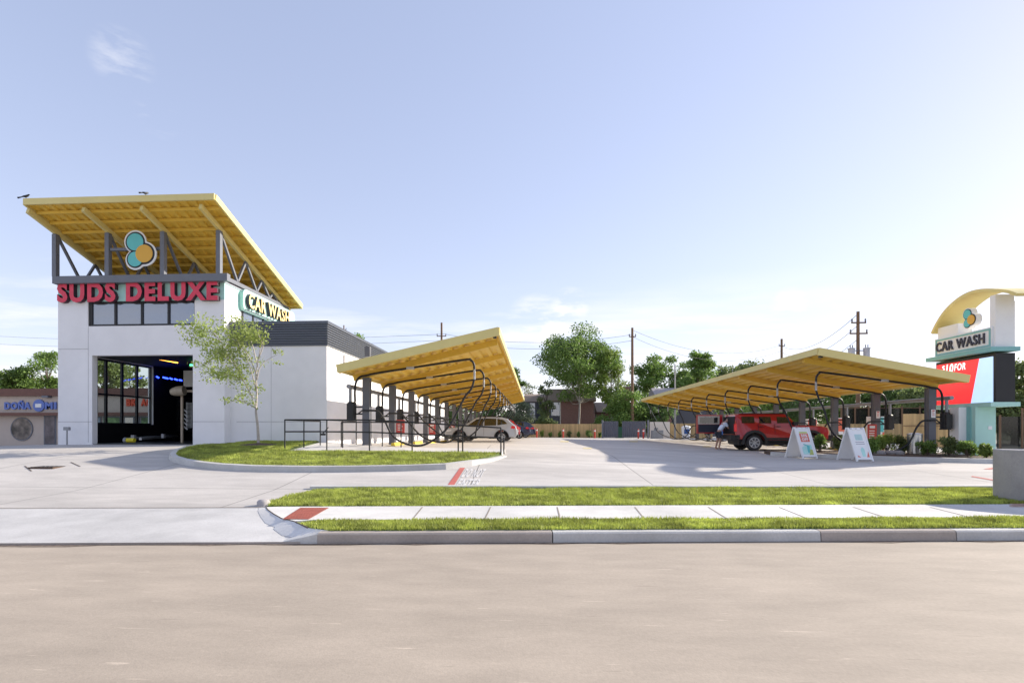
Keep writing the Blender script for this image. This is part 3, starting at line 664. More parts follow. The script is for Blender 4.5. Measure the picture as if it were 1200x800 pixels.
# brush machine
wm = empty('brush_machine', (WX(214, 26), 26, PAD), 'tall wash machine with beige motor housing and black brushes inside the bay', 'wash machine')
Ym = 26.0; zz = lambda py: WZ(py, Ym, 212)
b = MB(); x = WX(213.5, Ym); b.box(x-.05, x+.05, Ym-.05, Ym+.05, PAD, zz(463)); x2 = WX(222.5, Ym); b.box(x2-.04, x2+.04, Ym+.4, Ym+.48, PAD, zz(452)); b.beam((x, Ym, zz(458)), (x2+.3, Ym+.3, zz(458)), .1, .12); b.build('frame', mat('beige_metal', (.55, .45, .33), .5), wm)
b = MB(); x = WX(205, Ym); b.lathe((x, Ym-.25, zz(459.5)), (.93, .1, .12), [(.0001, -.02), (.14, -.02), (.2, .1), (.24, .3), (.24, .62), (.0001, .62)], 18); b.build('motor_housing', mat('beige_housing', (.50, .43, .33), .5, var=.2), wm, smooth=False)
b = MB(); 
for (px_, w_) in ((208.5, .16), (220, .2)):
    x = WX(px_, Ym+.35); g_ = random.Random(int(px_))
    for i in range(26):
        z = zz(505)+(zz(466)-zz(505))*i/25; b.lathe((x, Ym+.45, z), (0, 0, 1), [(.02, -.02), (w_*(.8+.3*g_.random()), 0), (.02, .02)], 12)
b.build('brush', RUB, wm)
b = MB()
for i in range(5):
    x = WX(215.5, Ym+.2); z = zz(479+i*5); b.beam((x, Ym+.15, z), (x+.22, Ym+.15, z-.17), .05, .05)
b.box(WX(218, Ym+1), WX(225, Ym+1), Ym+1, Ym+1.04, zz(501), zz(470)); b.build('splash_panel', WH, wm)
# poster glimpsed at the right side of the bay
b = MB(); b.box(WX(215, 29), WX(226, 29), 29, 29.03, WZ(453, 29, 220), WZ(434, 29, 220)); b.build('banner', WH, wm)
# small meter post and raised pad by the left corner
mp_ = empty('meter_post', (WX(78.5, 22.9), 22.9, .8), 'grey utility post with small box on top in front of the white wall', 'utility post')
x = WX(78.5, 22.9); b = MB(); b.tube([(x, 22.9, .75), (x, 22.9, WZ(503, 22.9, 78))], .03, 8); b.build('pole', PIPE, mp_)
b = MB(); b.box(x-.12, x+.12, 22.84, 22.96, WZ(504, 22.9, 78), WZ(500, 22.9, 78)); b.build('meter_box', PIPE, mp_)

# ------------------------------------------------------------------ signs on the tower
def sign_root(name, loc, label, cat='sign', grp=None): return empty(name, loc, label, cat, grp)
sx0, sx1 = WX(69, YF-.1), WX(256.5, YF-.1); sz0, sz1 = WZ(353.5, YF-.1, 165), WZ(330.5, YF-.1, 165)
sg = sign_root('channel_letter_sign', ((sx0+sx1)/2, YF, sz0), 'large red channel letters across the mint band over the bay window')
letters('SUDS DELUXE', [REDL, LSIDE], (sx0, YF-.005, sz0), (1, 0, 0), (0, 0, 1), sx1-sx0, (sz1-sz0)*.98, .2, .045, sg)
# side sign: mint rounded panel with cream letters, facing right
def side_pt(px, py, X=XR+.12):
    # depth at which the ray through px meets the plane X
    r = ray(px, py); t = X/r[0]; return (X, t*r[1], CAMZ+t*r[2])
a0, a1 = side_pt(285, 340), side_pt(343, 365)
h0 = side_pt(286, 338)[2]-side_pt(286, 362)[2]
ss = sign_root('channel_letter_sign', (XR, a0[1], a0[2]-1), 'cream outlined letters on a rounded mint panel on the tower side')
zb_ = side_pt(286, 363)[2]; ztp = side_pt(286, 342)[2]
y0, y1 = a0[1], a1[1]
poly = []
rr_ = .28
for (cx, cz, t0) in ((y0+rr_-.15, zb_+rr_-.05, 180), (y1-rr_+.1, zb_+rr_-.05, 270), (y1-rr_+.1, ztp-rr_+.12, 0), (y0+rr_-.15, ztp-rr_+.12, 90)):
    for k in range(6): t = R(t0+k*18); poly.append((cx+rr_*math.cos(t), cz+rr_*math.sin(t)))
b = MB(); b.prism(poly, XR+.002, XR+.2, plane='yz'); b.build('panel', MINT, ss)
b = MB(); b.box(XR+.21, XR+.23, y0, y1+.4, zb_-.02, zb_+.03); b.build('trim', DGREY, ss)
letters('CAR WASH', [LYEL, DARKL], (XR+.205, y0+.06, zb_+.12), (0, 1, 0), (0, 0, 1), (y1-y0-.2)*.84, (ztp-zb_)*.80, .17, .02, ss)
# blank emblem board hung in the canopy
def emblem(name, c, xd, up, s, label, back=.05):
    xd, up = Vector(xd), Vector(up); nd = xd.cross(up); c = Vector(c); e = empty(name, c, label, 'emblem')
    def lobes(cs, m_, d0, d1, nm, off):
        # outline = outer envelope of overlapping discs, star-shaped about the centre
        P = []
        for k in range(56):
            t = 2*math.pi*k/56; dr = Vector((math.cos(t), math.sin(t))); best = .05
            for (x, y, r) in cs:
                q = Vector((x, y)); pr_ = q.dot(dr); h2 = r*r-(q.length_squared-pr_*pr_)
                if h2 > 0: best = max(best, pr_+math.sqrt(h2))
            P.append(dr*(best+off))
        b = MB(); n = len(P); A = [c+xd*p.x*s+up*p.y*s+nd*d0 for p in P]; B2 = [c+xd*p.x*s+up*p.y*s+nd*d1 for p in P]
        b.add(A+B2, [(i, (i+1) % n, n+(i+1) % n, n+i) for i in range(n)]+[tuple(range(n)), tuple(range(n, 2*n))]); b.build(nm, m_, e)
    base = [(-.12, .28, .34), (.2, -.12, .36), (-.12, -.3, .3)]
    lobes(base, WH, 0, back, 'backing', .06); lobes(base, BLACK, back, back+.012, 'border', 0)
    def disc(x, y, r, m_, nm, h):
        b = MB(); cc = c+xd*x*s+up*y*s+nd*(back+.012); b.lathe(cc, nd, [(r*s, 0), (r*s, h), (.0001, h)], 28); b.build(nm, m_, e)
    disc(-.12, .28, .29, DMT, 'teal_disc', .012); disc(.2, -.12, .30, AMB, 'amber_disc', .02); disc(-.12, -.30, .25, DMT, 'teal_disc', .016)
    return e
DMT = mat('emblem_teal', (.12, .52, .52), .5, var=.03); AMB = mat('emblem_amber', (.72, .40, .05), .5, var=.03)
ec = W(162, 293, YF-.5); emblem('emblem_board', (ec[0], YF-.42, ec[1]), (1, 0, 0), (0, 0, 1), 1.3, 'white edged teal and amber emblem board hung under the yellow canopy')

# birds on the canopy edge
def bird(px, py, Y, rz_, label, sc=1.0):
    x, z = W(px, py, Y); z = RZ0+.03; o = empty('bird', (x, YR0-.02, z), label, 'bird', rz=rz_); b = MB()
    b.tube([(-.26*sc, 0, .06), (-.12*sc, 0, .09), (-.02, 0, .12*sc), (.08*sc, 0, .17*sc), (.12*sc, 0, .215*sc), (.155*sc, 0, .225*sc), (.21*sc, 0, .215*sc)], [.012, .035, .06*sc, .055*sc, .032, .03, .004], 10)
    b.tube([(-.22*sc, 0, .06), (-.42*sc, 0, .02)], [.02, .035], 6)
    b.tube([(0, .02, .08), (0.01, .025, 0)], .006, 5); b.tube([(0, -.02, .08), (.01, -.025, 0)], .006, 5)
    b.build('body', BLACK, o, smooth=True, world=False); b = MB()
    for s_ in (-1, 1): b.add([(.06, s_*.055, .15), (-.2, s_*.03, .08), (-.05, s_*.065, .1), (.05, s_*.06, .1)], [(0, 1, 2, 3)])
    b.build('wing', mat('bird_wing_feathers', (.03, .03, .05), .5), o, world=False)
bird(31, 231, YR0, 0.2, 'dark long tailed bird perched on the far left corner of the yellow canopy', .75)
bird(171, 227, YR0, 1.1, 'small upright bird perched midway along the yellow canopy front edge', .6)

# ================================================================== VACUUM CANOPIES
def canopy(e, xcol, y0, nbay, sp, base, wide, over, zh, zl, label, y_over=1.5, name='vacuum_canopy'):
    """e=+1: high edge to +x"""
    root = empty(name, (xcol, y0, base), label, 'canopy')
    xh, xl = xcol+e*wide, xcol-e*over; Y0, Y1 = y0-y_over, y0+sp*(nbay-1)+y_over
    zf = lambda x, y=0: base+zl+(zh-zl)*(x-xl)/(xh-xl)
    b = MB(); deck(b, min(xh, xl), max(xh, xl), Y0, Y1, lambda x, y: zf(x)-.16, .42, .085)
    b.add([(xl, Y0, zf(xl)), (xh, Y0, zf(xh)), (xh, Y1, zf(xh)), (xl, Y1, zf(xl))], [(0, 1, 2, 3)]); b.build('roof_deck', YEL, root, recalc=False)
    b = MB()
    for y in (Y0-.05, Y1+.05): b.beam((xl-e*.05, y, zf(xl)-.13), (xh+e*.05, y, zf(xh)-.13), .07, .30)
    b.beam((xh+e*.04, Y0, zf(xh)-.11), (xh+e*.04, Y1, zf(xh)-.11), .07, .26); b.beam((xl-e*.04, Y0, zf(xl)-.11), (xl-e*.04, Y1, zf(xl)-.11), .07, .24); b.build('fascia', YELP, root)
    # lower lip of the near fascia
    b = MB(); b.beam((xl, Y0+.03, zf(xl)-.27), (xh, Y0+.03, zf(xh)-.27), .16, .03); b.build('fascia_lip', YEL, root)
    for i in range(nbay):
        y = y0+i*sp
        b = MB(); b.add([], []); zx = lambda x, d: zf(x)-d
        b.beam((xl+e*.05, y, zx(xl, .32)), (xh-e*.12, y, zx(xh, .27)), .13, .24); b.build('beam', YEL, root)
        b = MB(); zt_ = zf(xcol)-.44; zb = min(lotz(xcol, y), base)-.1; s_ = .14
        b.box(xcol-s_, xcol+s_, y-s_, y-s_+.03, zb, zt_); b.box(xcol-s_, xcol+s_, y+s_-.03, y+s_, zb, zt_); b.box(xcol-.012, xcol+.012, y-s_+.03, y+s_-.03, zb, zt_)
        b.box(xcol-.12, xcol-.09, y-s_+.03, y+s_-.03, zb, zt_); b.box(xcol+.09, xcol+.12, y-s_+.03, y+s_-.03, zb, zt_); b.build('column', GREY2, root)
    b = MB(); xm = xcol-e*.62; b.tube([(xm, Y0+1.15, base+2.36), (xm, Y1-.4, base+2.36)], .085, 10); b.build('manifold_pipe', PIPE, root)
    b = MB(); b.box(xh-e*.16, xh-e*.04, Y0+.02, Y0+.16, zf(xh)-.36, zf(xh)-.25); b.build('end_cap', BLACK, root)
    return root, zf
def bez(pts, n=20):
    """catmull-rom through points"""
    P = [Vector(p) for p in pts]; P = [P[0]*2-P[1]]+P+[P[-1]*2-P[-2]]; o = []
    for i in range(1, len(P)-2):
        for k in range(n):
            t = k/n; a, b_, c, d = P[i-1], P[i], P[i+1], P[i+2]
            o.append(.5*((2*b_)+(-a+c)*t+(2*a-5*b_+4*c-d)*t*t+(-a+3*b_-3*c+d)*t*t*t))
    o.append(P[-2]); return o
def station(e, reach, ztip, lowx, lowz, seed):
    root = empty('vacuum_station', (0, 0, 0), 'vacuum', 'vacuum station'); g = random.Random(seed); X = lambda x: e*x
    b = MB(); b.lathe((X(-.6), 0, 1.05), (0, 0, 1), [(.0001, 0), (.20, 0), (.2, .04), (.175, .06), (.175, .68), (.14, .73), (.0001, .73)], 14); b.box(X(-.6)-.12, X(-.6)+.12, -.24, -.15, 1.1, 1.7); b.build('canister', BLACK, root)
    b = MB(); b.box(X(-.42), X(-.14), -.03, .03, 1.28, 1.34); b.box(X(-.42), X(-.14), -.03, .03, 1.55, 1.61); b.build('bracket', BLACK, root)
    b = MB(); b.tube([(X(-.66), 0, 1.78), (X(-.66), 0, 2.3)], .06, 10); b.build('riser_pipe', PIPE, root)
    sl_ = (ztip-3.05)/(reach-.3)
    pth = bez([(X(-.47), 0, 1.78), (X(-.47), -.02, 2.2), (X(-.40), -.08, 2.55), (X(-.2), -.17, 2.74), (X(.1), -.2, 2.80), (X(.5), -.22, 2.88), (X(reach*.5), -.22, 2.88+(ztip-2.88)*(reach*.5-.5)/(reach-.5)), (X(reach), -.22, ztip), (X(reach+.24), -.22, ztip-.02), (X(reach+.36), -.22, ztip-.18), (X(reach+.38), -.22, ztip-.4)], 6)
    b = MB(); b.tube(pth, .044, 8); boom = b.build('boom', BLACK, root, smooth=True)
    b = MB(); zc_ = 2.88+(ztip-2.88)*(reach*.42+.15-.5)/(reach-.5); b.box(X(reach*.42), X(reach*.42+.3), -.27, -.17, zc_-.05, zc_+.05); b.build('clamp', SIL, boom)
    sx = reach+.38
    b = MB(); k = [(X(sx), -.22, ztip-.36), (X(sx), -.22, ztip-.75)]
    b.tube(k, .042, 10); 
    for i in range(12): b.lathe((X(sx), -.22, ztip-.38-i*.03), (0, 0, 1), [(.042, 0), (.05, .008), (.042, .016)], 10)
    b.build('spring', SIL, root)
    j = g.uniform(-.15, .15)
    hp = bez([(X(sx), -.22, ztip-.72), (X(sx-.12), -.22, ztip-1.1), (X(sx-.36+j*.3), -.23, 1.9), (X(sx-.85+j), -.25, .85), (X(lowx+.75+j), -.26+j, .22), (X(lowx), -.34+j, lowz), (X(lowx-.75), -.34, .42), (X(.75), -.3, 1.12), (X(.5), -.28, 1.40), (X(.14), -.24, 1.44)], 8)
    b = MB(); b.tube(hp, .040, 8); b.build('hose', RUB, root, smooth=True)
    b = MB(); b.tube([(X(.16), -.25, 1.44), (X(-.1), -.22, 1.45), (X(-.3), -.2, 1.30)], .03, 8); b.build('nozzle', RUB, root)
    return root
# left
LX = WX(430, 20.9); LBASE = lotz(LX, 20.9)
cz_ = WZ(384, 19.4, 583)-LBASE; cl_ = WZ(428, 19.4, 400)-LBASE
CL, zfl = canopy(1, LX, 20.9, 12, 3.83, LBASE, WX(583, 19.4)-LX, LX-WX(397, 19.4), cz_, cl_, 'long yellow vacuum canopy on grey columns beside the white building')
RXc = WX(1090, 23.9); RBASE = .62
rz_h = WZ(408, 22.4, 960)-RBASE; rz_l = WZ(440, 22.4, 1133)-RBASE
CR, zfr = canopy(-1, RXc, 23.9, 10, 3.66, RBASE, RXc-WX(960, 22.4), WX(1133, 22.4)-RXc, rz_h, rz_l, 'long yellow vacuum canopy on grey columns on the right, over the red car')
ordn = ['first', 'second', 'third', 'fourth', 'fifth', 'sixth', 'seventh', 'eighth', 'ninth', 'tenth', 'eleventh', 'twelfth']
def stations(e, xcol, y0, sp, n, base, zf, side, reach):
    protos = [station(e, reach, zf(xcol+e*reach)-base-.66, 1.9+.25*k, .10+.05*k, 7*k+(1 if e > 0 else 2)) for k in range(3)]
    maps = [tree_map(p) for p in protos]
    for i in range(n):
        p = protos[i % 3]; o = p if i < 3 else copy_tree(p, None, maps[i % 3])
        y = y0+sp*i; o.location = (xcol, y, base+(lotz(xcol, y)-base)*.0)
        o['label'] = 'black vacuum canister with hose boom at the %s column of the %s canopy' % (ordn[i], side)
        if i == n-1: o['label'] = 'black vacuum canister with hose boom at the farthest column of the %s canopy' % side
        if i == 0: o['label'] = 'black vacuum canister with hose boom at the nearest column of the %s canopy' % side
        o['category'] = 'vacuum station'; o['group'] = 'vacuum stations under the %s canopy' % side
stations(1, LX, 20.9, 3.83, 12, LBASE, zfl, 'left', 3.85)
stations(-1, RXc, 23.9, 3.66, 10, RBASE, zfr, 'right', 4.35)
# notices on columns
NRED = mat('notice_red', (.52, .06, .05), .5, var=.03)
def notice(x, y, z, w_, h_, col, label, txt=(), grp=None):
    o = empty('notice_board', (x, y, z), label, 'notice', grp); b = MB(); b.box(x-w_/2, x+w_/2, y-.015, y+.015, z, z+h_); b.build('board', col, o)
    b = MB(); g = random.Random(int(x*100+y*10)); 
    for i in range(4): b.box(x-w_*.34, x+w_*(.1+.24*g.random()), y-.019, y-.0151, z+h_*(.62-.13*i), z+h_*(.67-.13*i))
    b.box(x-w_*.3, x+w_*.3, y-.019, y-.0151, z+h_*.78, z+h_*.92); b.build('print', WH if col is NRED else NRED, o)
for i, k in enumerate((1, 3, 5)):
    y = 20.9+3.83*k-.2; notice(LX+.42, y, lotz(LX, y)+.5, .38, .62, NRED, 'red notice board with white print beside the %s column of the left canopy' % ordn[k], grp='red notice boards')
notice(RXc, 23.72, RBASE+1.55, .16, .34, WH, 'small white notice on the nearest column of the right canopy')
notice(RXc, 23.72+3.66, RBASE+1.6, .16, .34, WH, 'small white notice on the second column of the right canopy')
x_ = WX(1022, 26.4); notice(x_, 26.4, RBASE+.45, .40, .85, NRED, 'red notice board with white header standing beside the second right column')
# painted wheel stops
YST = mat('yellow_stop', (.72, .55, .06), .7, var=.1)
def stop(x, y, label, grp):
    b = MB(); z = lotz(x, y); b.prism([(-.09, 0), (.09, 0), (.06, .12), (-.06, .12)], -.85, .85, plane='xz'); b.v = [(x+p[0], y+p[1], z+p[2]) for p in b.v]; tag(b.build('wheel_stop', YST), label, 'wheel stop', grp)
for k in range(5): stop(LX+.75, 22.8+3.83*k, 'yellow wheel stop in the %s bay of the left canopy' % ordn[k], 'yellow wheel stops, left')
for k in range(5): stop(RXc-.8, 25.7+3.66*k, 'yellow wheel stop in the %s bay of the right canopy' % ordn[k], 'yellow wheel stops, right')

# ================================================================== HAND RAIL ROUND THE WALKWAY
hr = empty('handrail', (*GL(383, 526), .95), 'black steel handrail round the walkway on the grass island', 'handrail')
def gpt(px, py): x, y = GL(px, py, .12); return Vector((x, y, lotz(x, y)+.08))
nearp = [gpt(333.8, 527), gpt(383, 527), gpt(433, 528), gpt(483, 529), gpt(537, 530), gpt(587, 531)]
def toppt(p, py, px):
    r = ray(px, py); t = p.y/r[1]; return Vector((p.x, p.y, CAMZ+t*r[2]))
tops = [toppt(nearp[i], py, px) for i, (px, py) in enumerate(((333.8, 491.7), (383, 491.7), (433, 492), (483, 494.5), (537, 498), (587, 501)))]
b = MB()
def post(a, t): b = MB(); b.tube([a, t], .024, 8); b.build('post', BLACK, hr)
for a, t in zip(nearp, tops): post(a, t)
post(gpt(542, 530)+Vector((.0, .06, 0)), toppt(gpt(542, 530), 499, 542)); post(gpt(590.5, 530.5), toppt(gpt(590.5, 530.5), 513, 590.5))
b = MB(); b.tube(tops, .026, 8); b.build('top_rail', BLACK, hr)
mids = [a+(t-a)*.62 for a, t in zip(nearp, tops)]
b = MB(); b.tube(mids, .024, 8); b.build('middle_rail', BLACK, hr)
for x0_, n_ in ((nearp[0], 3), (nearp[1], 3)):
    zt_ = tops[0].z; P = [Vector((x0_.x, x0_.y+1.55*i, x0_.z)) for i in range(n_)]
    for p in P[1:]: post(Vector((p.x, p.y, p.z)), Vector((p.x, p.y, zt_)))
    b = MB(); b.tube([(p.x, p.y, zt_) for p in P], .026, 8); b.build('side_rail', BLACK, hr); b = MB(); b.tube([(p.x, p.y, p.z+(zt_-p.z)*.62) for p in P], .024, 8); b.build('side_rail', BLACK, hr)
# second rail on the far side of the ramp
P = [gpt(400, 522.5), gpt(448, 522.5), gpt(470, 523.5), gpt(483, 524)]
b = MB(); T = [p+Vector((0, 0, .92)) for p in P]; b.tube(T, .024, 8); b.build('far_rail', BLACK, hr)
for p in P: post(p, p+Vector((0, 0, .92)))
# flood light at the rail
x, y = GL(378, 512, .2)[0], 22.5; b = MB(); x = WX(378, 22.5); z = WZ(508, 22.5, 378); b.box(x-.1, x+.1, 22.45, 22.6, z-.07, z+.02); b.tube([(x, 22.5, z), (x+.25, 22.5, z+.27)], .02, 6); tag(b.build('flood_light', BLACK), 'small black flood light fixed to the handrail by the white wall', 'flood light')
# box on the side wall roof edge
x, z = W(431, 411, 26.5); b = MB(); b.box(WX(428, 26.5), WX(434, 26.5), 26.4, 26.6, WZ(418, 26.5, 431), WZ(406, 26.5, 431)); tag(b.build('speaker_box', GREY2), 'dark box mounted above the low edge of the left canopy', 'speaker')

# ================================================================== MONUMENT SIGN
MX = WX(1167, 22.6); MY0, MY1 = 22.6, 0
def on(px, py, X=MX): r = ray(px, py); t = X/r[0]; return t*r[1], CAMZ+t*r[2]
MY1 = on(1097, 420)[0]
MZ = lambda py: on(1167, py)[1]
mz0 = lotz(MX, 23); MW = .72
ms = empty('monument_sign', (MX+MW/2, (MY0+MY1)/2, mz0), 'tall white and mint roadside sign with curved yellow roof and red display', 'sign')
# base pylon
PB = [WX(1143, MY0+.5), WX(1167, MY0+.5)]
b = MB(); zp = MZ(476); b.box(PB[0], PB[1], MY0+.5, MY0+1.2, mz0-.1, zp); b.build('pylon', MINT, ms)
pw = WX(1138, MY0+.62); b = MB(); b.box(WX(1137, MY0+.7), PB[0], MY0+.7, MY0+1.3, mz0-.1, zp); b.box(WX(1120, MY0+1.2), WX(1124, MY0+1.2), MY0+1.2, MY0+1.5, mz0-.1, zp); b.build('pylon_return', DMINT, ms)
b = MB(); b.box(WX(1123.5, MY0+.9), WX(1137.2, MY0+.9)-.0, MY0+.9, MY0+1.4, mz0-.1, zp); b.build('pylon_panel', WH, ms)
b = MB(); x = WX(1160, MY0+.5); b.box(x-.07, x+.07, MY0+.48, MY0+.5, MZ(503), MZ(499)); b.build('address_plate', WH, ms)
# display cabinet
zc0, zc1 = MZ(470), MZ(417)
b = MB(); b.box(MX, MX+MW, MY0, MY1, zc0-.12, zc1+.12); cab = b.build('display_cabinet', BLACK, ms)
LEDR = mat('display_red', (.85, .03, .035), .4, var=.02, emit=.35); LEDB = mat('display_blue', (.45, .62, .9), .4, var=.02, emit=.35); LEDW = mat('display_white', (.9, .9, .9), .4, var=0, emit=.4)
ya, yb = on(1164, 440)[0], on(1098, 440)[0]
ys1, ys2 = on(1148, 420)[0], on(1138, 470)[0]; z0_, z1_ = zc0-.02, zc1-.0
b = MB(); X_ = MX-.012; P = [(X_, yb, z0_), (X_, ys2, z0_), (X_, ys1, z1_), (X_, yb, z1_)]; b.add(P+[(MX, p[1], p[2]) for p in P], [(0, 1, 2, 3), (4, 5, 1, 0), (5, 6, 2, 1), (6, 7, 3, 2), (7, 4, 0, 3)]); b.build('display_screen', LEDR, cab)
b = MB(); P = [(X_, ys2-.001, z0_), (X_, ya, z0_), (X_, ya, z1_), (X_, ys1-.001, z1_)]; b.add(P+[(MX, p[1], p[2]) for p in P], [(0, 1, 2, 3), (4, 5, 1, 0), (5, 6, 2, 1), (6, 7, 3, 2), (7, 4, 0, 3)]); b.build('display_screen', LEDB, cab)
ytext0 = on(1104.5, 430)[0]; ytext1 = on(1132, 430)[0]
hh_ = (MZ(0)-MZ(1))
H1 = on(1118, 427)[1]-on(1118, 436.5)[1]
for (tw, pa, pb, hs, up_, bo) in (('$', 1104.2, 1107.6, .62, .35, .0), ('10', 1109, 1117.2, 1.1, -.05, .03), ('FOR', 1118.6, 1132, .85, .12, .02)):
    ya2, yb2 = on(pa, 430)[0], on(pb, 430)[0]
    letters(tw, LEDW, (X_-.002, ya2, on(1105, 437)[1]-.02+H1*up_), (0, -1, 0), (0, 0, 1), ya2-yb2, H1*hs, .004, bo, cab, split=False, name='lettering', slant=.12)
letters('10', LEDW, (X_-.002, on(1109, 440)[0], on(1110, 448)[1]), (0, -1, 0), (0, 0, 1), .42, H1*.9, .004, .03, cab, split=False, name='lettering', slant=.12)
# mint ledges
for (p0, p1, nm) in ((411.5, 406.5, 'ledge'), (476, 471, 'ledge')):
    b = MB(); b.box(MX-.28, MX+MW+.1, MY0-.12, MY1+.25, MZ(p0), MZ(p1)); b.build(nm, DMINT if p0 < 450 else MINT, ms)
# lettered panel
zl0, zl1 = MZ(406.5), MZ(382)
b = MB(); b.box(MX-.05, MX+.55, on(1164, 390)[0], MY1, zl0, zl1); b.build('name_panel', WH, ms)
b = MB(); xs_ = MX-.065; ya_, yb_ = on(1163, 390)[0]+.02, MY1-.05
for (a, c, d, e_) in ((ya_, yb_, zl1-.12, zl1-.05), (ya_, yb_, zl0+.06, zl0+.13), (ya_, ya_+.08, zl0+.13, zl1-.12), (yb_-.08, yb_, zl0+.13, zl1-.12)): b.box(xs_, MX-.05, a, c, d, e_)
b.build('panel_trim', DMINT, ms)
letters('CAR WASH', [DARKL, DARKL], (MX-.052, on(1099, 405)[0], zl0+.22), (0, -1, 0), (0, 0, 1), on(1099, 405)[0]-on(1156, 405)[0], (zl1-zl0)*.5, .05, .02, ms)
# upright white tower and curved roof
ztw = MZ(343); b = MB(); b.box(MX, MX+.70, MY0+.02, MY0+.28, zl0, on(1166, 341)[1]-.14); b.box(MX+.70, MX+.82, MY0+.12, MY0+.9, zl0, ztw-.3); b.build('upright', WH, ms)
b = MB(); yk0 = on(1098, 390)[0]; yk1 = on(1122, 390)[0]; b.box(MX+.02, MX+.6, yk1, yk0-.03, zl1, on(1105, 383)[1]); b.build('short_upright', WH, ms)
b = MB(); K = 22; P = []
y_hi = MY0-.05; y_lo = MY1+.42; zlo = on(1092, 390)[1]; zhi = ztw+.08
AR = bez([Vector((0, *on(px, py, MX-.12))) for px, py in ((1197, 345.5), (1182, 340), (1167.5, 338.5), (1155, 338), (1142.5, 339.5), (1130, 344), (1117.5, 352.5), (1105, 365), (1096, 379), (1090.6, 390))], 3); K = len(AR)-1
AR = [p for p in AR if p.y > MY0-1.1]; K = len(AR)-1
for i, p in enumerate(AR):
    d_ = (AR[min(i+1, K)]-AR[max(i-1, 0)]).normalized(); dn = Vector((0, -d_.z, d_.y)); dn = dn if dn.z > 0 else -dn
    for (xx, off) in ((MX-.12, -.12), (MX-.12, 0), (MX+1.0, 0), (MX+1.0, -.12)): P.append((xx, p.y+dn.y*off, p.z+dn.z*off))
b.add(P, [(i*4+j, i*4+(j+1) % 4, (i+1)*4+(j+1) % 4, (i+1)*4+j) for i in range(K) for j in range(4)]+[(0, 1, 2, 3), (K*4, K*4+1, K*4+2, K*4+3)])
b.build('curved_roof', YELP, ms)
yc_, zc_ = on(1138, 372); emblem('emblem_board', (MX+.25, yc_+.15, zc_), (0, -1, 0), (0, 0, 1), .72*.9, 'teal and amber emblem board under the curved roof of the roadside sign', back=.22)

# ================================================================== FAR END OF THE LOT
FY = 70
def fence_x(name, px0, px1, Y, zt_, zb_, m_, label, cat='fence', thick=.05, posts=0):
    e = empty(name, (WX((px0+px1)/2, Y), Y, zb_), label, cat); b = MB(); x0, x1 = WX(px0, Y), WX(px1, Y)
    # individual boards with slightly uneven tops
    g = random.Random(int(px0)); x = x0; wd_ = .15; 
    while x < x1:
        b.box(x, min(x1, x+wd_-.006), Y+g.uniform(0, .008), Y+thick, zb_, zt_+g.uniform(-.015, .015)); x += wd_
    b.build('boards', m_, e)
    if posts:
        for i in range(posts+1):
            xx = x0+(x1-x0)*i/posts; b = MB(); b.box(xx-.05, xx+.05, Y-.06, Y-.005, zb_, zt_+.06); b.build('post', m_, e)
    return e
zb = .55
fence_x('wooden_fence', 585, 706, FY, WZ(496.5, FY, 660), zb, WOODF, 'low tan board fence across the far end of the lot')
# trash enclosure gates
def gate(px0, px1, label):
    e = empty('enclosure_gate', (WX((px0+px1)/2, FY-2), FY-2, zb), label, 'gate', 'grey enclosure gates'); x0, x1 = WX(px0, FY-2), WX(px1, FY-2); zt_ = WZ(493.3, FY-2, 730); b = MB(); z_ = .62
    P = []; x = x0
    while x < x1: 
        for a, d in ((0, 0), (.1, 0), (.13, .035), (.2, .035)): P.append((min(x+a, x1), FY-2+d))
        x += .23
    k = len(P); b.add([(p[0], p[1], z_+.08) for p in P]+[(p[0], p[1], zt_) for p in P], [(i, i+1, k+i+1, k+i) for i in range(k-1)]); b.build('panel', GATE, e, recalc=False)
    b = MB(); b.box(x0, x1, FY-1.95, FY-1.9, z_+.08, z_+.2); b.box(x0, x1, FY-1.95, FY-1.9, zt_-.1, zt_); b.build('frame', GATE, e)
gate(706.5, 724.5, 'narrower left leaf of the grey metal enclosure gates')
gate(729, 757, 'wider right leaf of the grey metal enclosure gates')
for px, lb in ((706, 'grey steel gate post at the left end of the enclosure gates'), (759.5, 'grey steel gate post between the enclosure gates and the pale wall')):
    b = MB(); x = WX(px, FY-2.1); b.tube([(x, FY-2.1, .5), (x, FY-2.1, WZ(492, FY-2.1, px))], .11, 10); tag(b.build('gate_post', GREY), lb, 'post')
b = MB(); x = WX(726.5, FY-1); b.box(WX(722, FY-.8), WX(731, FY-.8), FY-.8, FY, .55, 2.0); tag(b.build('dumpster', mat('green_dumpster', (.04, .14, .08), .6)), 'green dumpster glimpsed between the two grey gate leaves', 'dumpster')
def wallx(name, px0, px1, Y, pyt, m_, label, d=.25, z_=.5):
    b = MB(); b.box(WX(px0, Y), WX(px1, Y), Y, Y+d, z_, WZ(pyt, Y, (px0+px1)/2)); return tag(b.build(name, m_), label, 'wall')
CRM = mat('cream_wall', (.76, .68, .58), .85, var=.08, scale=2)
wallx('enclosure_wall', 762, 785, 66, 494, CRM, 'pale cream wall stub right of the grey gates')
fence_x('wooden_fence', 785, 835, 67, WZ(496, 67, 800), zb, WOODF, 'tan board fence behind the far end of the right canopy')
b = MB(); b.box(WX(763, 65), WX(776, 65), 64.4, 65, .6, WZ(504, 65, 770)); b.box(WX(766, 65), WX(770, 65), 64.5, 64.8, WZ(504, 65, 768), WZ(501, 65, 768)); tag(b.build('equipment_box', PIPE), 'low grey equipment box in front of the pale wall stub', 'box')
BLUB = mat('blue_bin', (.04, .12, .35), .5)
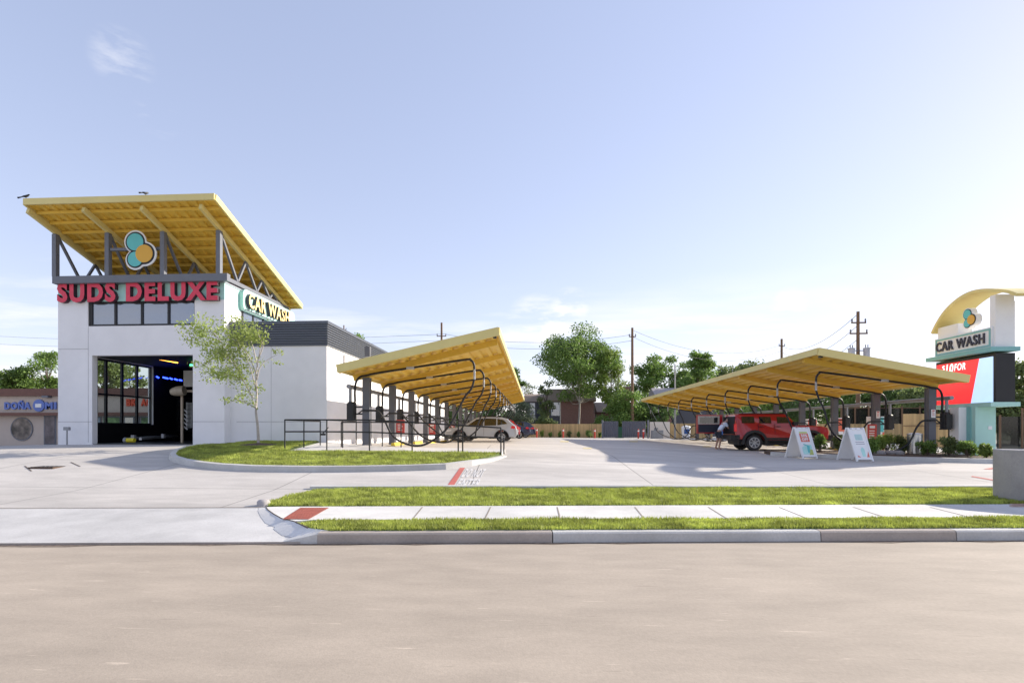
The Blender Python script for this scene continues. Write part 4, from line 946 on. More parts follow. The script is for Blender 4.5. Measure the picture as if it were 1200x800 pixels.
e = empty('recycling_bin', (WX(803, 62), 62, .6), 'pale upright bin with blue square under the far right canopy', 'bin'); b = MB(); b.lathe((WX(804, 62), 62, .6), (0, 0, 1), [(.001, 0), (.42, 0), (.5, 1.3), (.46, 1.42), (.001, 1.55)], 14); b.build('body', WH, e); b = MB(); b.box(WX(802, 61.4), WX(808, 61.4), 61.42, 61.48, 1.2, 1.7); b.build('lid_panel', BLUB, e)
# bollards
bp_ = None
bols = [(629, 'red and white bollard beside the dark blue parked cars'), (660, 'red and white bollard before the fence, second from the parked cars'), (697, 'red and white bollard just left of the grey gates'), (748, 'left one of two close red bollards before the wide grey gate'), (754, 'right one of two close red bollards before the wide grey gate')]
bol = empty('bollard', (0, 0, 0), bols[0][1], 'bollard', 'red and white bollards'); b = MB(); b.lathe((0, 0, 0), (0, 0, 1), [(.09, 0), (.09, .72)], 12); b.build('lower_sleeve', RED, bol, smooth=True); b = MB(); b.lathe((0, 0, 0), (0, 0, 1), [(.0901, .72), (.0901, .9), (.05, .97), (.0001, .98)], 12); b.build('white_top', WH, bol, smooth=True); b = MB(); b.lathe((0, 0, 0), (0, 0, 1), [(.0912, .86), (.0912, .92), (.05, .975), (.001, .985)], 12); b.build('red_cap', RED, bol, smooth=True)
bm_ = tree_map(bol)
for i, (px, lb) in enumerate(bols):
    o = bol if i == 0 else copy_tree(bol, None, bm_); y = 65.5 if i < 4 and px != 748 else 64.5; x = WX(px, y); o.location = (x, y, lotz(x, y)); o['label'] = lb; o.scale = (1, 1, 1.12)

# ------------------------------------------------------------------ houses beyond the fence
BRK = brick('red_brown_brick', (.32, .14, .115), (.24, .11, .09), (.34, .26, .22))
ROOFB = mat('brown_shingle', (.28, .22, .18), .9, var=.25, scale=6, stretch=(1, 1, 4)); SIDG = mat('grey_siding', (.10, .10, .12), .8, var=.06)
HY = 84
h = empty('brick_house', (WX(655, HY), HY, .5), 'brick apartment house with brown roof behind the low board fence', 'house')
zr0, zr1 = WZ(469, HY, 655), WZ(455, HY, 655)
x0, x1, x2, x3 = WX(616, HY), WX(643, HY), WX(657, HY), WX(696, HY)
b = MB(); b.box(x2, x3, HY, HY+8, .4, zr0); b.build('brick_wall', BRK, h)
b = MB(); b.box(x1, x2, HY+.05, HY+8, .4, zr0); b.box(x0, x1, HY+2.2, HY+8, .4, zr0); b.build('siding_wall', SIDG, h)
b = MB(); b.prism([(HY-.5, zr0), (HY-.4, zr0-.18), (HY+8.5, zr0-.18), (HY+8.5, zr1), (HY+1.2, zr1)], x1-.2, x3+.3, plane='yz'); b.prism([(HY+1.8, zr0-.1), (HY+8.4, zr0-.1), (HY+8.4, zr1-.3), (HY+3, zr0+.9)], x0-.3, x1-.21, plane='yz'); b.build('roof', ROOFB, h)
b = MB(); b.box(x1-.12, x1+.02, HY-.05, HY+.045, .4, zr0); b.box(x2-.12, x2+.02, HY-.05, HY-.005, .4, zr0); b.build('corner_board', CRM, h)
def window(px0, px1, py0, py1, Y, par, bars=1, gl=GLASS):
    X0, X1, Z0, Z1 = WX(px0, Y), WX(px1, Y), WZ(py1, Y, px0), WZ(py0, Y, px0); b = MB(); f = .1
    b.box(X0, X1, Y-.06, Y-.003, Z0, Z0+f); b.box(X0, X1, Y-.06, Y-.003, Z1-f, Z1); b.box(X0, X0+f, Y-.06, Y-.003, Z0+f, Z1-f); b.box(X1-f, X1, Y-.06, Y-.003, Z0+f, Z1-f)
    if bars: b.box(X0+f, X1-f, Y-.05, Y-.003, (Z0+Z1)/2-.04, (Z0+Z1)/2+.04)
    w_ = b.build('window', WH, par); b = MB(); b.box(X0+f, X1-f, Y-.03, Y-.004, Z0+f, Z1-f); b.build('pane', gl, w_)
window(646, 656, 471, 487, HY, h)
window(621, 627, 472, 491, HY+2.1, h); 
b = MB(); b.box(WX(629, HY+2.1), WX(637, HY+2.1), HY+2.1, HY+2.19, .5, WZ(471.5, HY+2, 632)); b.build('door', mat('dark_door', (.03, .035, .045), .5), h)
h2 = empty('brick_house', (WX(733, 88), 88, .5), 'brick house half hidden by shrubs behind the wooden utility pole', 'house')
b = MB(); b.box(WX(700, 88), WX(745, 88), 88, 95, .4, WZ(482, 88, 720)); b.build('wall', BRK, h2); b = MB(); b.box(WX(727, 87), WX(738, 87), 86.9, 87.95, .4, WZ(453, 87, 733)); b.build('chimney', BRK, h2)
b = MB(); b.prism([(87.5, WZ(482, 88, 720)-.1), (95.5, WZ(482, 88, 720)-.1), (91.5, WZ(470, 88, 720))], WX(699, 88), WX(746, 88), plane='yz'); b.build('roof', ROOFB, h2)
h3 = empty('brick_house', (WX(800, 80), 80, .5), 'house with brick end and dark siding behind the right canopy', 'house')
b = MB(); b.box(WX(774, 80), WX(787, 80), 80, 88, .4, WZ(467, 80, 780)); b.build('brick_wall', BRK, h3); b = MB(); b.box(WX(787, 80)+.01, WX(840, 80), 80.05, 88, .4, WZ(474, 80, 800)); b.build('siding_wall', SIDG, h3)
b = MB(); b.prism([(79.5, WZ(470, 80, 800)), (88.5, WZ(470, 80, 800)), (84, WZ(452, 80, 800))], WX(770, 80), WX(842, 80), plane='yz'); b.build('roof', mat('pale_roof', (.40, .36, .36), .8, var=.1), h3)

# ------------------------------------------------------------------ strip of shops on the left
SY = 36; sz = lambda py, px=30: WZ(py, SY, px)
m_ = empty('strip_mall', (WX(30, SY), SY, .4), 'low beige row of shops with brown trim left of the white building', 'shop building')
xa, xb = WX(-260, SY), WX(196, SY)
b = MB(); b.box(xa, xb, SY, SY+12, .3, sz(464)); b.build('wall', TANW, m_)
b = MB(); b.box(xa, xb+.1, SY-.25, SY+12, sz(464), sz(455.5)); b.build('parapet_band', TANB, m_); b = MB(); b.box(xa, xb, SY-.5, SY-.002, sz(487), sz(483.5)); b.build('awning_band', TANB, m_)
def shopwin(px0, px1, py0, py1, m2, nm='shop_window'):
    b = MB(); X0, X1, Z0, Z1 = WX(px0, SY), WX(px1, SY), sz(py1), sz(py0); b.box(X0, X1, SY-.05, SY-.003, Z0, Z1); o = b.build(nm, GREY, m_); b = MB(); b.box(X0+.08, X1-.08, SY-.065, SY-.051, Z0+.08, Z1-.08); b.build('pane', m2, o)
MUR = mat('mural_green', (.18, .30, .12), .6, var=.7, scale=1.1, var2=.5, scale2=2)
MUR2 = mat('mural_blue', (.30, .36, .42), .6, var=.6, scale=1.4)
shopwin(52, 66, 487, 521, mat('shop_interior', (.10, .08, .09), .4, var=.9, scale=1.6, spec=.6), 'shop_door')
for q, mm_ in (((108, 119, 488, 518), MUR2), ((121, 142, 488, 518), MUR), ((146, 158, 488, 518), GLASS), ((160, 164, 488, 520), WH), ((165, 178, 488, 518), MUR), ((-60, -30, 488, 518), GLASS)): shopwin(*q, mm_)
b = MB(); cx, czz = WX(26, SY), sz(502.5); b.lathe((cx, SY-.004, czz), (0, -1, 0), [(.82, 0), (.82, .05), (.76, .05)], 40); o = b.build('round_window', GREY, m_); b = MB(); b.lathe((cx, SY-.004, czz), (0, -1, 0), [(.76, .04), (.0001, .04)], 40); b.build('pane', mat('round_poster', (.16, .13, .11), .4, var=.9, scale=1.3, var2=.4, scale2=2.5), o)
b = MB(); b.box(WX(54, SY), WX(61, SY), SY-.35, SY-.003, sz(466), sz(463.9)); b.build('wall_lamp', GREY, m_)
BLUL = mat('blue_letter', (.12, .19, .52), .5, var=.05)
sgn = empty('shop_sign', (WX(36, SY), SY-.1, sz(480)), 'blue shop lettering with round blue emblem on the beige parapet', 'sign')
letters('DOÑA', BLUL, (WX(6.5, SY), SY-.003, sz(479.5)), (1, 0, 0), (0, 0, 1), WX(37, SY)-WX(6.5, SY), .50, .1, .04, sgn)
letters('MI', BLUL, (WX(54, SY), SY-.003, sz(479.5)), (1, 0, 0), (0, 0, 1), WX(67, SY)-WX(54, SY), .50, .1, .04, sgn)
b = MB(); b.lathe((WX(46.5, SY), SY-.003, sz(475)), (0, -1, 0), [(.42, 0), (.42, .09), (.0001, .09)], 32); em_ = b.build('emblem', BLUL, sgn)
b = MB(); b.box(WX(43, SY), WX(50, SY), SY-.12, SY-.094, sz(477.3), sz(473)); b.build('emblem_band', WH, em_)
sg2 = empty('shop_sign', (WX(165, SY), SY-.1, sz(476)), 'red shop lettering seen through the glass of the bay', 'sign')
ORL = mat('orange_red_letter', (.65, .07, .02), .5, var=.05)
letters('BK', ORL, (WX(149, SY), SY-.003, sz(476)), (1, 0, 0), (0, 0, 1), WX(161.5, SY)-WX(149, SY), .5, .1, .045, sg2)
letters('ACC', ORL, (WX(166, SY), SY-.003, sz(476)), (1, 0, 0), (0, 0, 1), WX(184, SY)-WX(166, SY), .5, .1, .045, sg2)
letters('CAFE', ORL, (WX(-100, SY), SY-.003, sz(476)), (1, 0, 0), (0, 0, 1), 1.6, .5, .1, .045, sg2) if False else None

# ------------------------------------------------------------------ poles and wires
def pole(px, pyt, Y, r_, label, arms=(), xf=False, m2=None):
    x, zt_ = W(px, pyt, Y); e = empty('utility_pole', (x, Y, .4), label, 'utility pole'); b = MB(); b.tube([(x, Y, .3), (x, Y, zt_)], [r_*1.2, r_*.8], 10); b.build('shaft', m2 or POLE, e)
    for (dz, w_) in arms:
        b = MB(); b.box(x-w_, x+w_, Y-.15, Y-.05, zt_-dz-.06, zt_-dz+.06); b.build('crossarm', POLE, e)
        for s_ in (-1, 1):
            b = MB(); b.lathe((x+s_*w_*.92, Y-.1, zt_-dz+.06), (0, 0, 1), [(.05, 0), (.08, .08), (.05, .14), (.09, .22), (.03, .3), (.0001, .32)], 8); b.build('insulator', GREY, e)
    if xf:
        for (dx_, hh) in ((-.62, .95), (.68, 1.15)):
            b = MB(); b.lathe((x+dx_, Y-.1, zt_-3.4-hh*.9), (0, 0, 1), [(.0001, 0), (.26, 0), (.27, hh), (.31, hh), (.31, hh+.05), (.12, hh+.1), (.0001, hh+.1)], 16); t_ = b.build('transformer', mat('transformer_grey', (.5, .5, .53), .5), e)
            b = MB(); b.tube([(x+dx_-.1, Y-.1, zt_-3.4+hh*.1), (x+dx_-.1, Y-.1, zt_-3.4+hh*.1+.35)], .04, 6); b.tube([(x+dx_+.1, Y-.1, zt_-3.4+hh*.1), (x+dx_+.1, Y-.1, zt_-3.4+hh*.1+.35)], .04, 6); b.build('bushing', GREY, t_); b = MB(); b.box(min(x, x+dx_), max(x, x+dx_), Y-.13, Y-.07, zt_-3.5, zt_-3.42); b.build('bracket', GREY, t_)
    return Vector((x, Y, zt_))
pA = pole(741, 384, 74, .19, 'tall brown wooden utility pole behind the grey enclosure gates', ((1.2, .45),))
pB = pole(1005.5, 365, 50, .16, 'utility pole with two grey transformers behind the right canopy', ((1.0, .62), (1.95, .75)), True)
pC = pole(517.5, 378, 80, .18, 'short visible pole top rising behind the left canopy', ((2.0, .7),))
pD = pole(916, 397, 95, .22, 'distant pole top above the middle of the right canopy', ((1.2, .5),))
pole(791, 427, 60, .09, 'thin pale metal lamp pole behind the right canopy', (), m2=PIPE)
pole(403, 381, 120, .16, 'distant thin pole top behind the dark clad wing', ((1, .6),))
def wire(a, c, sag, label, r_=.022):
    a, c = Vector(a), Vector(c); P = []
    for i in range(25):
        t = i/24; p = a.lerp(c, t); p.z -= sag*4*t*(1-t); P.append(p)
    b = MB(); b.tube(P, r_, 5); tag(b.build('overhead_wire', WIRE), label, 'wire')
D3 = lambda p, dz: (p.x, p.y, p.z-dz)
wire(D3(pA, .9), D3(pC, 1.6), 1.2, 'upper wire between the tall brown pole and the pole behind the left canopy')
wire(D3(pA, 1.7), D3(pC, 2.6), 1.2, 'lower wire between the tall brown pole and the pole behind the left canopy')
wire(D3(pA, .3), D3(pD, 1.0), 2.2, 'upper wire sagging right from the tall brown pole')
wire(D3(pA, 1.2), D3(pD, 2.0), 2.4, 'lower wire sagging right from the tall brown pole')
wire(D3(pD, 1.2), D3(pB, .2), 1.6, 'topmost wire rising to the transformer pole'); wire(D3(pD, 2.2), D3(pB, 1.2), 1.8, 'middle wire rising to the transformer pole'); wire(D3(pD, 3.2), D3(pB, 2.4), 2.0, 'lowest wire rising to the transformer pole')
wire(D3(pC, 1.7), (WX(-200, 120), 120, WZ(376, 120, -200)), 2.5, 'upper wire running left from the pole behind the left canopy')
wire(D3(pC, 2.6), (WX(-200, 120), 120, WZ(386, 120, -200)), 2.5, 'lower wire running left from the pole behind the left canopy')
wire(D3(pA, 6.5), (WX(770, 66), 66, 2.6), 0, 'guy wire slanting down from the tall brown pole')

# ------------------------------------------------------------------ trees
LEAFS = {k: mat('leaf_'+k, c, .55, var=.30, scale=1.1, trans=.42, var2=.22, scale2=.35) for k, c in dict(
    mid=(.18, .28, .065), dark=(.11, .18, .055), olive=(.18, .23, .08), pale=(.34, .42, .11), grey=(.20, .24, .14), lime=(.24, .33, .07)).items()}
def leaves(cents, rads, n_per, size, seed, up=.4, droop=0):
    g = np.random.default_rng(seed); C = np.repeat(np.array(cents), n_per, 0); Rr = np.repeat(np.array(rads), n_per, 0); n = len(C)
    d = g.normal(size=(n, 3)); d /= np.linalg.norm(d, axis=1)[:, None]; rad = g.random(n)**.45
    p = C+d*(rad[:, None])*Rr; 
    t = g.normal(size=(n, 3)); t[:, 2] -= droop; t /= np.linalg.norm(t, axis=1)[:, None]; nn_ = g.normal(size=(n, 3)); nn_[:, 2] += up; s_ = np.cross(t, nn_); s_ /= np.linalg.norm(s_, axis=1)[:, None]+1e-9
    L_ = size*g.uniform(.6, 1.3, n)[:, None]; v = np.stack([p, p+t*L_*.5+s_*L_*.27, p+t*L_, p+t*L_*.5-s_*L_*.27], 1)
    return v.reshape(-1, 3), np.arange(4*n).reshape(-1, 4)
def tree(name, x, y, zb_, zt_, rx, crown_lo, seed, leaf, label, nclump=26, nper=170, size=.3, trunk=BARKD, tr=.22, clump=.30, ry=None, group=None, shape='round', cat='tree', lean=0.0, forks=1):
    g = random.Random(seed); e = empty(name, (x, y, zb_), label, cat, group); H = zt_-zb_; zc0 = zb_+H*crown_lo; ry = ry or rx
    cents, rads = [], []
    tries = 0
    while len(cents) < nclump and tries < 4000:
        tries += 1
        a = g.uniform(0, 2*math.pi); q = g.uniform(-1, 1); r_ = g.random()**.4
        X_, Y_, Z_ = r_*math.sqrt(1-q*q)*math.cos(a), r_*math.sqrt(1-q*q)*math.sin(a), r_*q
        if shape == 'cone': X_ *= (1-Z_)*.6; Y_ *= (1-Z_)*.6
        cr = min(.62, clump*1.45)*rx*g.uniform(.55, 1.15)
        cx_, cy_, cz0 = x+X_*(rx-cr*.6)+lean*(Z_+1)*.5*rx, y+Y_*(ry-cr*.5), (zc0+zt_)/2+Z_*((zt_-zc0)/2-cr*.45)
        cents.append((cx_, cy_, cz0)); rads.append((cr, cr, cr*.62))
    b = MB(); top = Vector((x+lean*rx*.3, y, zb_+H*.62)); mid = Vector((x+g.uniform(-.1, .1)*rx, y, zb_+H*.3))
    b.tube(bez([(x, y, zb_-.1), mid, top], 5), [tr*(1-.55*i/10) for i in range(11)], 8)
    for k in range(forks-1):
        t2 = Vector((x+(-1)**k*rx*g.uniform(.35, .6), y+g.uniform(-.3, .3)*rx, zb_+H*g.uniform(.6, .8))); b.tube(bez([mid, (mid*.4+t2*.6)+Vector((0, 0, -H*.03)), t2], 4), [tr*.7*(1-.07*i) for i in range(9)], 7)
    b.build('trunk', trunk, e, smooth=True)
    b = MB()
    for (c, r_) in zip(cents, rads):
        c = Vector(c); t = min(.97, max(.25, ((c.z-zb_)/H)*.75)); s0 = mid.lerp(top, max(0, min(1, (t*H+zb_-mid.z)/(top.z-mid.z)))); md = s0.lerp(c, .5)+Vector((0, 0, -.04*H)); b.tube(bez([s0, md, c], 3), [tr*.32*(1-.12*i) for i in range(7)], 5, caps=False)
    b.build('branches', trunk, e, smooth=True)
    v, f = leaves(cents, rads, int(nper*1.5), size, seed); o = raw('crown', v-np.array([x, y, zb_]), f, LEAFS[leaf], parent=e); ROOTS[o] = Vector((x, y, zb_)); return e
def ptree(px, pyt, pyb, wpx, Y, leaf, label, crown_lo=.25, **k):
    x = WX(px, Y); zt_ = WZ(pyt, Y, px); zb_ = k.pop('zb', .45); r_ = wpx/2*Y/F; return tree(k.pop('name', 'broadleaf_tree'), x, Y, zb_, zt_, r_, crown_lo, k.pop('seed', int(px*7+Y)), leaf, label, **k)
# the big tree in the middle, many pale stems
ptree(677, 377, 500, 106, 80, 'mid', 'large green tree with pale forking trunks behind the brick house', .29, nclump=74, nper=240, size=.34, trunk=BARK, tr=.17, clump=.22, forks=4, seed=11)
ptree(716, 405, 500, 40, 78, 'lime', 'lighter green hanging tree at the right flank of the large pale trunked tree', .25, nclump=26, nper=200, size=.32, trunk=BARK, tr=.2, clump=.3, forks=2)
ptree(640, 445, 500, 26, 79, 'olive', 'small drooping olive green tree in front of the brick house roof', .3, nclump=16, nper=110, size=.28, clump=.3)
ptree(598, 408, 500, 40, 90, 'dark', 'dark tree showing past the high edge of the left canopy', .1, nclump=26, nper=170, size=.36)
ptree(622, 428, 500, 44, 95, 'grey', 'sparse bare looking tree between the left canopy and the large tree', .2, nclump=18, nper=45, size=.3, clump=.24)
ptree(762, 412, 500, 56, 96, 'mid', 'full green tree just right of the tall brown pole', .05, nclump=36, nper=200, size=.42, clump=.26)
ptree(790, 416, 500, 54, 92, 'mid', 'ragged green tree around the thin lamp pole', .05, nclump=42, nper=170, size=.4, clump=.24)
ptree(820, 405, 500, 46, 84, 'mid', 'taller green tree rising over the left end of the right canopy', .18, nclump=40, nper=190, size=.40, clump=.29)
ptree(848, 424, 500, 62, 92, 'olive', 'olive feathery tree just right of the taller green tree over the right canopy', .1, nclump=34, nper=130, size=.42, clump=.25)
ptree(885, 417, 500, 72, 96, 'olive', 'olive feathery tree above the middle of the right canopy roof', .1, nclump=38, nper=140, size=.42, clump=.22)
ptree(735, 450, 500, 60, 76, 'mid', 'bushy green tree filling the space behind the tall brown pole', .0, nclump=28, nper=190, size=.32, clump=.3)
ptree(765, 462, 500, 50, 77, 'dark', 'dark bushy tree behind the grey gates right of the pole', .0, nclump=26, nper=190, size=.32, clump=.3)
ptree(704, 483, 505, 34, 75, 'mid', 'low leafy bush between brick house and grey gates', .0, nclump=20, nper=170, size=.26, clump=.35, name='bush', cat='bush')
# left
ptree(12, 421, 460, 44, 52, 'mid', 'round green tree at the left edge behind the shops', .15, nclump=26, nper=170, size=.28, clump=.3)
ptree(56, 400, 460, 66, 54, 'mid', 'taller green tree behind the shops beside the white building', .15, nclump=28, nper=150, size=.28, clump=.27)
ptree(122, 395, 460, 66, 52, 'olive', 'spreading tree seen through the left bay panes', .15, nclump=34, nper=130, size=.28, clump=.24)
ptree(155, 420, 460, 46, 55, 'olive', 'smaller tree seen through the right bay panes', .15, nclump=20, nper=110, size=.28, clump=.26)
ptree(413, 378, 460, 40, 66, 'mid', 'tree top showing over the dark clad wing', .3, nclump=22, nper=150, size=.28, clump=.3)
# behind the left canopy, beside the parked cars
for i, (px, pyt, w_, Y, lf, lb) in enumerate(((612, 468, 44, 73, 'grey', 'tall grey green bush behind the dark blue cars'), (638, 486, 30, 72.5, 'olive', 'lower olive bush left of the brick house door'), (575, 470, 50, 75, 'dark', 'dark bush beneath the far end of the left canopy'), (540, 465, 50, 76, 'mid', 'green bush behind the far left canopy columns'))):
    ptree(px, pyt, 500, w_, Y, lf, lb, 0, nclump=20, nper=200, size=.24, clump=.34, name='bush', cat='bush')
# right side behind the canopy
rt = [(905, 448, 90, 66, 'mid'), (950, 436, 90, 62, 'dark'), (1000, 440, 80, 58, 'mid'), (1048, 430, 80, 56, 'dark'), (1095, 442, 80, 50, 'olive'), (1140, 430, 80, 47, 'dark'), (1188, 418, 80, 40, 'olive'), (1235, 425, 90, 42, 'mid'), (1075, 425, 60, 70, 'mid'), (870, 455, 60, 72, 'lime')]
rl = ['broad green tree behind the red car and right canopy', 'dark green tree behind the second A frame board', 'green tree below the transformer pole', 'dark tree with its top above the canopy right of the transformers', 'olive tree behind the nearest canopy column', 'dark tree behind the roadside sign pylon', 'olive tree at the right edge beside the roadside sign', 'green tree beyond the right edge of the view', 'distant treetop just left of the roadside sign', 'bright green tree behind the open tailgate']
for (px, pyt, w_, Y, lf), lb in zip(rt, rl): ptree(px, pyt, 510, w_, Y, lf, lb, .08, nclump=30, nper=170, size=.30, clump=.30)
# a far belt of trees closing the horizon
g = np.random.default_rng(77); cents, rads = [], []
for i in range(420):
    px = g.uniform(-500, 1700); Y = g.uniform(150, 200); x = (px-627)/640*Y; cents.append((x, Y, 1.5+g.uniform(0, 4.5))); rads.append((4.5, 3, 2.6))
v, f = leaves(cents, rads, 90, 1.1, 8); tag(raw('far_woodland', v, f, LEAFS['dark']), 'far belt of dark green trees along the horizon', 'woodland', kind='stuff')
g = np.random.default_rng(78); cents, rads = [], []

# the young leaning tree on the island
tx, ty = TREEX, TREEY; tz = islz(tx, ty)
yt = empty('young_tree', (tx, ty, tz), 'slender young tree with airy yellow green leaves on the grass island', 'tree')
q = lambda px, py, dy=0: (WX(px, ty+dy), ty+dy, WZ(py, ty+dy, px))
b = MB(); b.tube(bez([(tx, ty, tz-.05), q(302, 500), q(300, 482), q(301, 460), q(300, 440), q(303, 420), q(307, 398)], 4), [.055-.0018*i for i in range(25)], 7)
b.build('trunk', BARK, yt, smooth=True)
b = MB(); tips = []
br = [((301, 480), (297, 470), (287, 448), (280, 435)), ((297, 466), (285, 445), (275, 425), (262, 405)), ((300, 455), (293, 430), (285, 412), (272, 388)), ((301, 440), (290, 415), (270, 395), (246, 378)), ((302, 430), (296, 405), (290, 390), (283, 375)), ((281, 435), (262, 415), (245, 405), (224, 395)), ((301, 445), (305, 430), (316, 420), (326, 415)), ((300, 478), (285, 470), (276, 468), (270, 472)), ((303, 420), (308, 405), (303, 392), (302, 384)), ((275, 425), (262, 412), (250, 418), (242, 430)), ((262, 405), (250, 390), (240, 388), (228, 375)), ((285, 445), (270, 440), (260, 438), (252, 442))]
g = random.Random(3)
for k, B4 in enumerate(br):
    dy = [0, g.uniform(-.15, .15), g.uniform(-.4, .4), g.uniform(-.7, .7)]
    P = [q(p[0], p[1], d) for p, d in zip(B4, dy)]; cp = bez(P, 5); b.tube(cp, [.024-.0013*i for i in range(len(cp))], 5); tips.append(cp)
b.build('branches', BARK, yt, smooth=True)
cents, rads = [], []
for k, cp in enumerate(tips):
    m0 = 5 if k not in (7, 6) else 9
    if k in (7, 6): idx = range(9, len(cp), 2)
    else: idx = range(m0, len(cp), 1)
    for i in idx:
        c = cp[i]; rr2 = .22 if k in (6, 7) else .36
        for _ in range(1 if k in (6, 7) else 2): cents.append((c[0]+g.uniform(-.45, .2), c[1]+g.uniform(-.3, .3), c[2]+g.uniform(-.15, .25))); rads.append((rr2*1.1, rr2, rr2*.5))
gg = np.random.default_rng(4)
v, f = leaves(cents, rads, 22, .105, 21, up=.2, droop=.3); o = raw('crown', v-np.array([tx, ty, tz]), f, LEAFS['pale'], parent=yt)

# ------------------------------------------------------------------ planter right, shrubs
PLZ = .14
pl = [GL(905, 533.5), GL(960, 536.2), GL(1010, 538.2), GL(1060, 540), GL(1120, 541.5), GL(1168, 542.5), GL(1230, 544)]
back = [(p[0]+.3, p[1]+(4.2 if i > 1 else 1.6+1.3*i)) for i, p in enumerate(pl)]
def plz(x, y): return lotz(x, y)+PLZ
slab('planter_bed', pl+back[::-1], plz, .1, SOIL)
b = MB(); P = []
for i, p in enumerate(pl):
    p = Vector(p); a_ = Vector(pl[max(0, i-1)]); c_ = Vector(pl[min(len(pl)-1, i+1)]); t_ = (c_-a_).normalized(); n2 = Vector((t_.y, -t_.x))
    o1 = p+n2*.16; P += [(p.x, p.y, lotz(*p)+.165), (o1.x, o1.y, lotz(*o1)+.16), (o1.x+n2.x*.02, o1.y+n2.y*.02, lotz(*o1)-.02), (p.x, p.y, 0.1)]
b.add(P, [(i*4+j, i*4+j+1, (i+1)*4+j+1, (i+1)*4+j) for i in range(len(pl)-1) for j in range(3)]+[(0, 1, 2, 3)]); tag(b.build('planter_kerb', KERB), kind='structure')
def shrub(px, pyb, wpx, hpx, leaf, label, seed, Y=None, nper=130):
    x, y = GL(px, pyb, PLZ) if Y is None else (WX(px, Y), Y); s_ = y/F; z = plz(x, y) if Y is None else lotz(x, y); r_ = wpx/2*s_; h_ = hpx*s_
    e = empty('shrub', (x, y, z), label, 'shrub', 'shrubs in the planter' if Y is None else 'small shrubs along the far fence'); g = random.Random(seed); cents, rads = [], []
    b = MB()
    for i in range(14):
        a = g.uniform(0, 6.28); rr2 = r_*.72*g.random()**.5; c = (x+rr2*math.cos(a), y+rr2*math.sin(a), z+h_*g.uniform(.25, .85)); cents.append(c); rads.append((r_*.38, r_*.38, h_*.26)); b.tube([(x, y, z), c], [.015, .006], 4)
    b.build('stems', BARKD, e); v, f = leaves(cents, rads, nper, .085 if Y is None else .12, seed, up=.2, droop=-.5); raw('foliage', v-np.array([x, y, z]), f, LEAFS[leaf], parent=e)
for i, (px, pyb, w_, h_, lf, lb) in enumerate(((961, 529, 15, 19, 'mid', 'small dark shrub between the two A frame boards'), (983, 528, 16, 18, 'olive', 'olive shrub just behind the second A frame board'), (1022, 532.5, 17, 20, 'mid', 'green shrub just right of the second A frame board'), (1040, 530.5, 24, 20, 'lime', 'wide lime green shrub left of the steel bin'), (1059, 530.5, 20, 19, 'olive', 'olive green shrub right beside the steel bin'), (1087, 532.8, 22, 16, 'mid', 'low green shrub at the foot of the nearest right column'), (1112, 533.5, 22, 20, 'olive', 'shrub between nearest right column and roadside sign'), (1134, 534.5, 22, 16, 'mid', 'dense green shrub at the left foot of the sign pylon'), (1156, 536, 16, 14, 'lime', 'small round lime shrub at the right foot of the sign pylon'))):
    shrub(px, pyb, w_, h_, lf, lb, 40+i)
for i, px in enumerate((635, 645, 656, 667, 678, 690, 703)):
    shrub(px, 512, (5, 5, 4, 6, 4, 9, 4)[i], (9, 6, 7, 7, 7, 9, 6)[i], ('lime', 'mid', 'mid', 'olive', 'mid', 'mid', 'mid')[i], ['yellowish small shrub nearest the parked cars by the far fence', 'second small shrub from the parked cars by the far fence', 'third small shrub from the left along the far fence', 'fourth small shrub along the far fence, right of a bollard', 'fifth small shrub from the left along the far fence', 'widest low shrub along the far board fence', 'last small shrub before the grey gates'][i], 60+i, Y=69.3, nper=60)
# steel bin
x, y = GL(1072, 531, PLZ); e = empty('steel_bin', (x, y, plz(x, y)), 'shiny cylindrical steel bin beside the nearest right column', 'bin'); b = MB(); b.lathe((x, y, plz(x, y)), (0, 0, 1), [(.0001, 0), (.27, 0), (.27, .78)], 24); b.build('body', mat('brushed_steel', (.62, .62, .63), .28, metal=.85, var=.15, scale=2, stretch=(8, 8, .2)), e, smooth=False); b = MB(); b.lathe((x, y, plz(x, y)), (0, 0, 1), [(.28, .78), (.28, .82), (.1, .86), (.001, .86)], 24); b.build('lid', SIL, e)
# boulders in the bed
for i, px in enumerate((1030, 1043, 1052)):
    x, y = GL(px, 531.5, PLZ); b = MB(); g = random.Random(i); b.lathe((x, y, plz(x, y)-.02), (0, 0, 1), [(.2+.05*g.random(), 0), (.24, .08), (.15, .16), (.001, .18)], 9); tag(b.build('boulder', PLAIN), ['pale boulder under the lime green shrub', 'middle pale boulder in the planter left of the steel bin', 'pale boulder nearest the steel bin'][i], 'boulder', 'boulders in the planter')
# vending cabinets among the right columns
VO = mat('orange_cabinet', (.75, .16, .08), .5, var=.03); VT = mat('teal_cabinet', (.10, .50, .50), .5, var=.03)
for (px, Y, c1, lb) in ((1029, 29.5, VT, 'teal and white vending cabinet behind the second right column'), (984, 33.5, VO, 'orange and white vending cabinet behind the third right column'), (952, 37, VO, 'orange and white vending cabinet behind the fourth right column')):
    x = WX(px, Y); z = lotz(x, Y); e = empty('vending_cabinet', (x, Y, z), lb, 'vending cabinet'); b = MB(); b.box(x-.3, x+.3, Y, Y+.5, z, z+1.75); b.build('cabinet', WH, e); b = MB(); b.box(x-.27, x+.27, Y-.02, Y-.002, z+.95, z+1.7); b.build('front_panel', c1, e); b = MB(); b.box(x-.15, x+.15, Y-.02, Y-.002, z+.3, z+.75); b.build('hatch', BLACK, e); b = MB(); b.box(x+.22, x+.30, Y-.012, Y-.002, z, z+.94); b.build('side_stripe', VO, e)

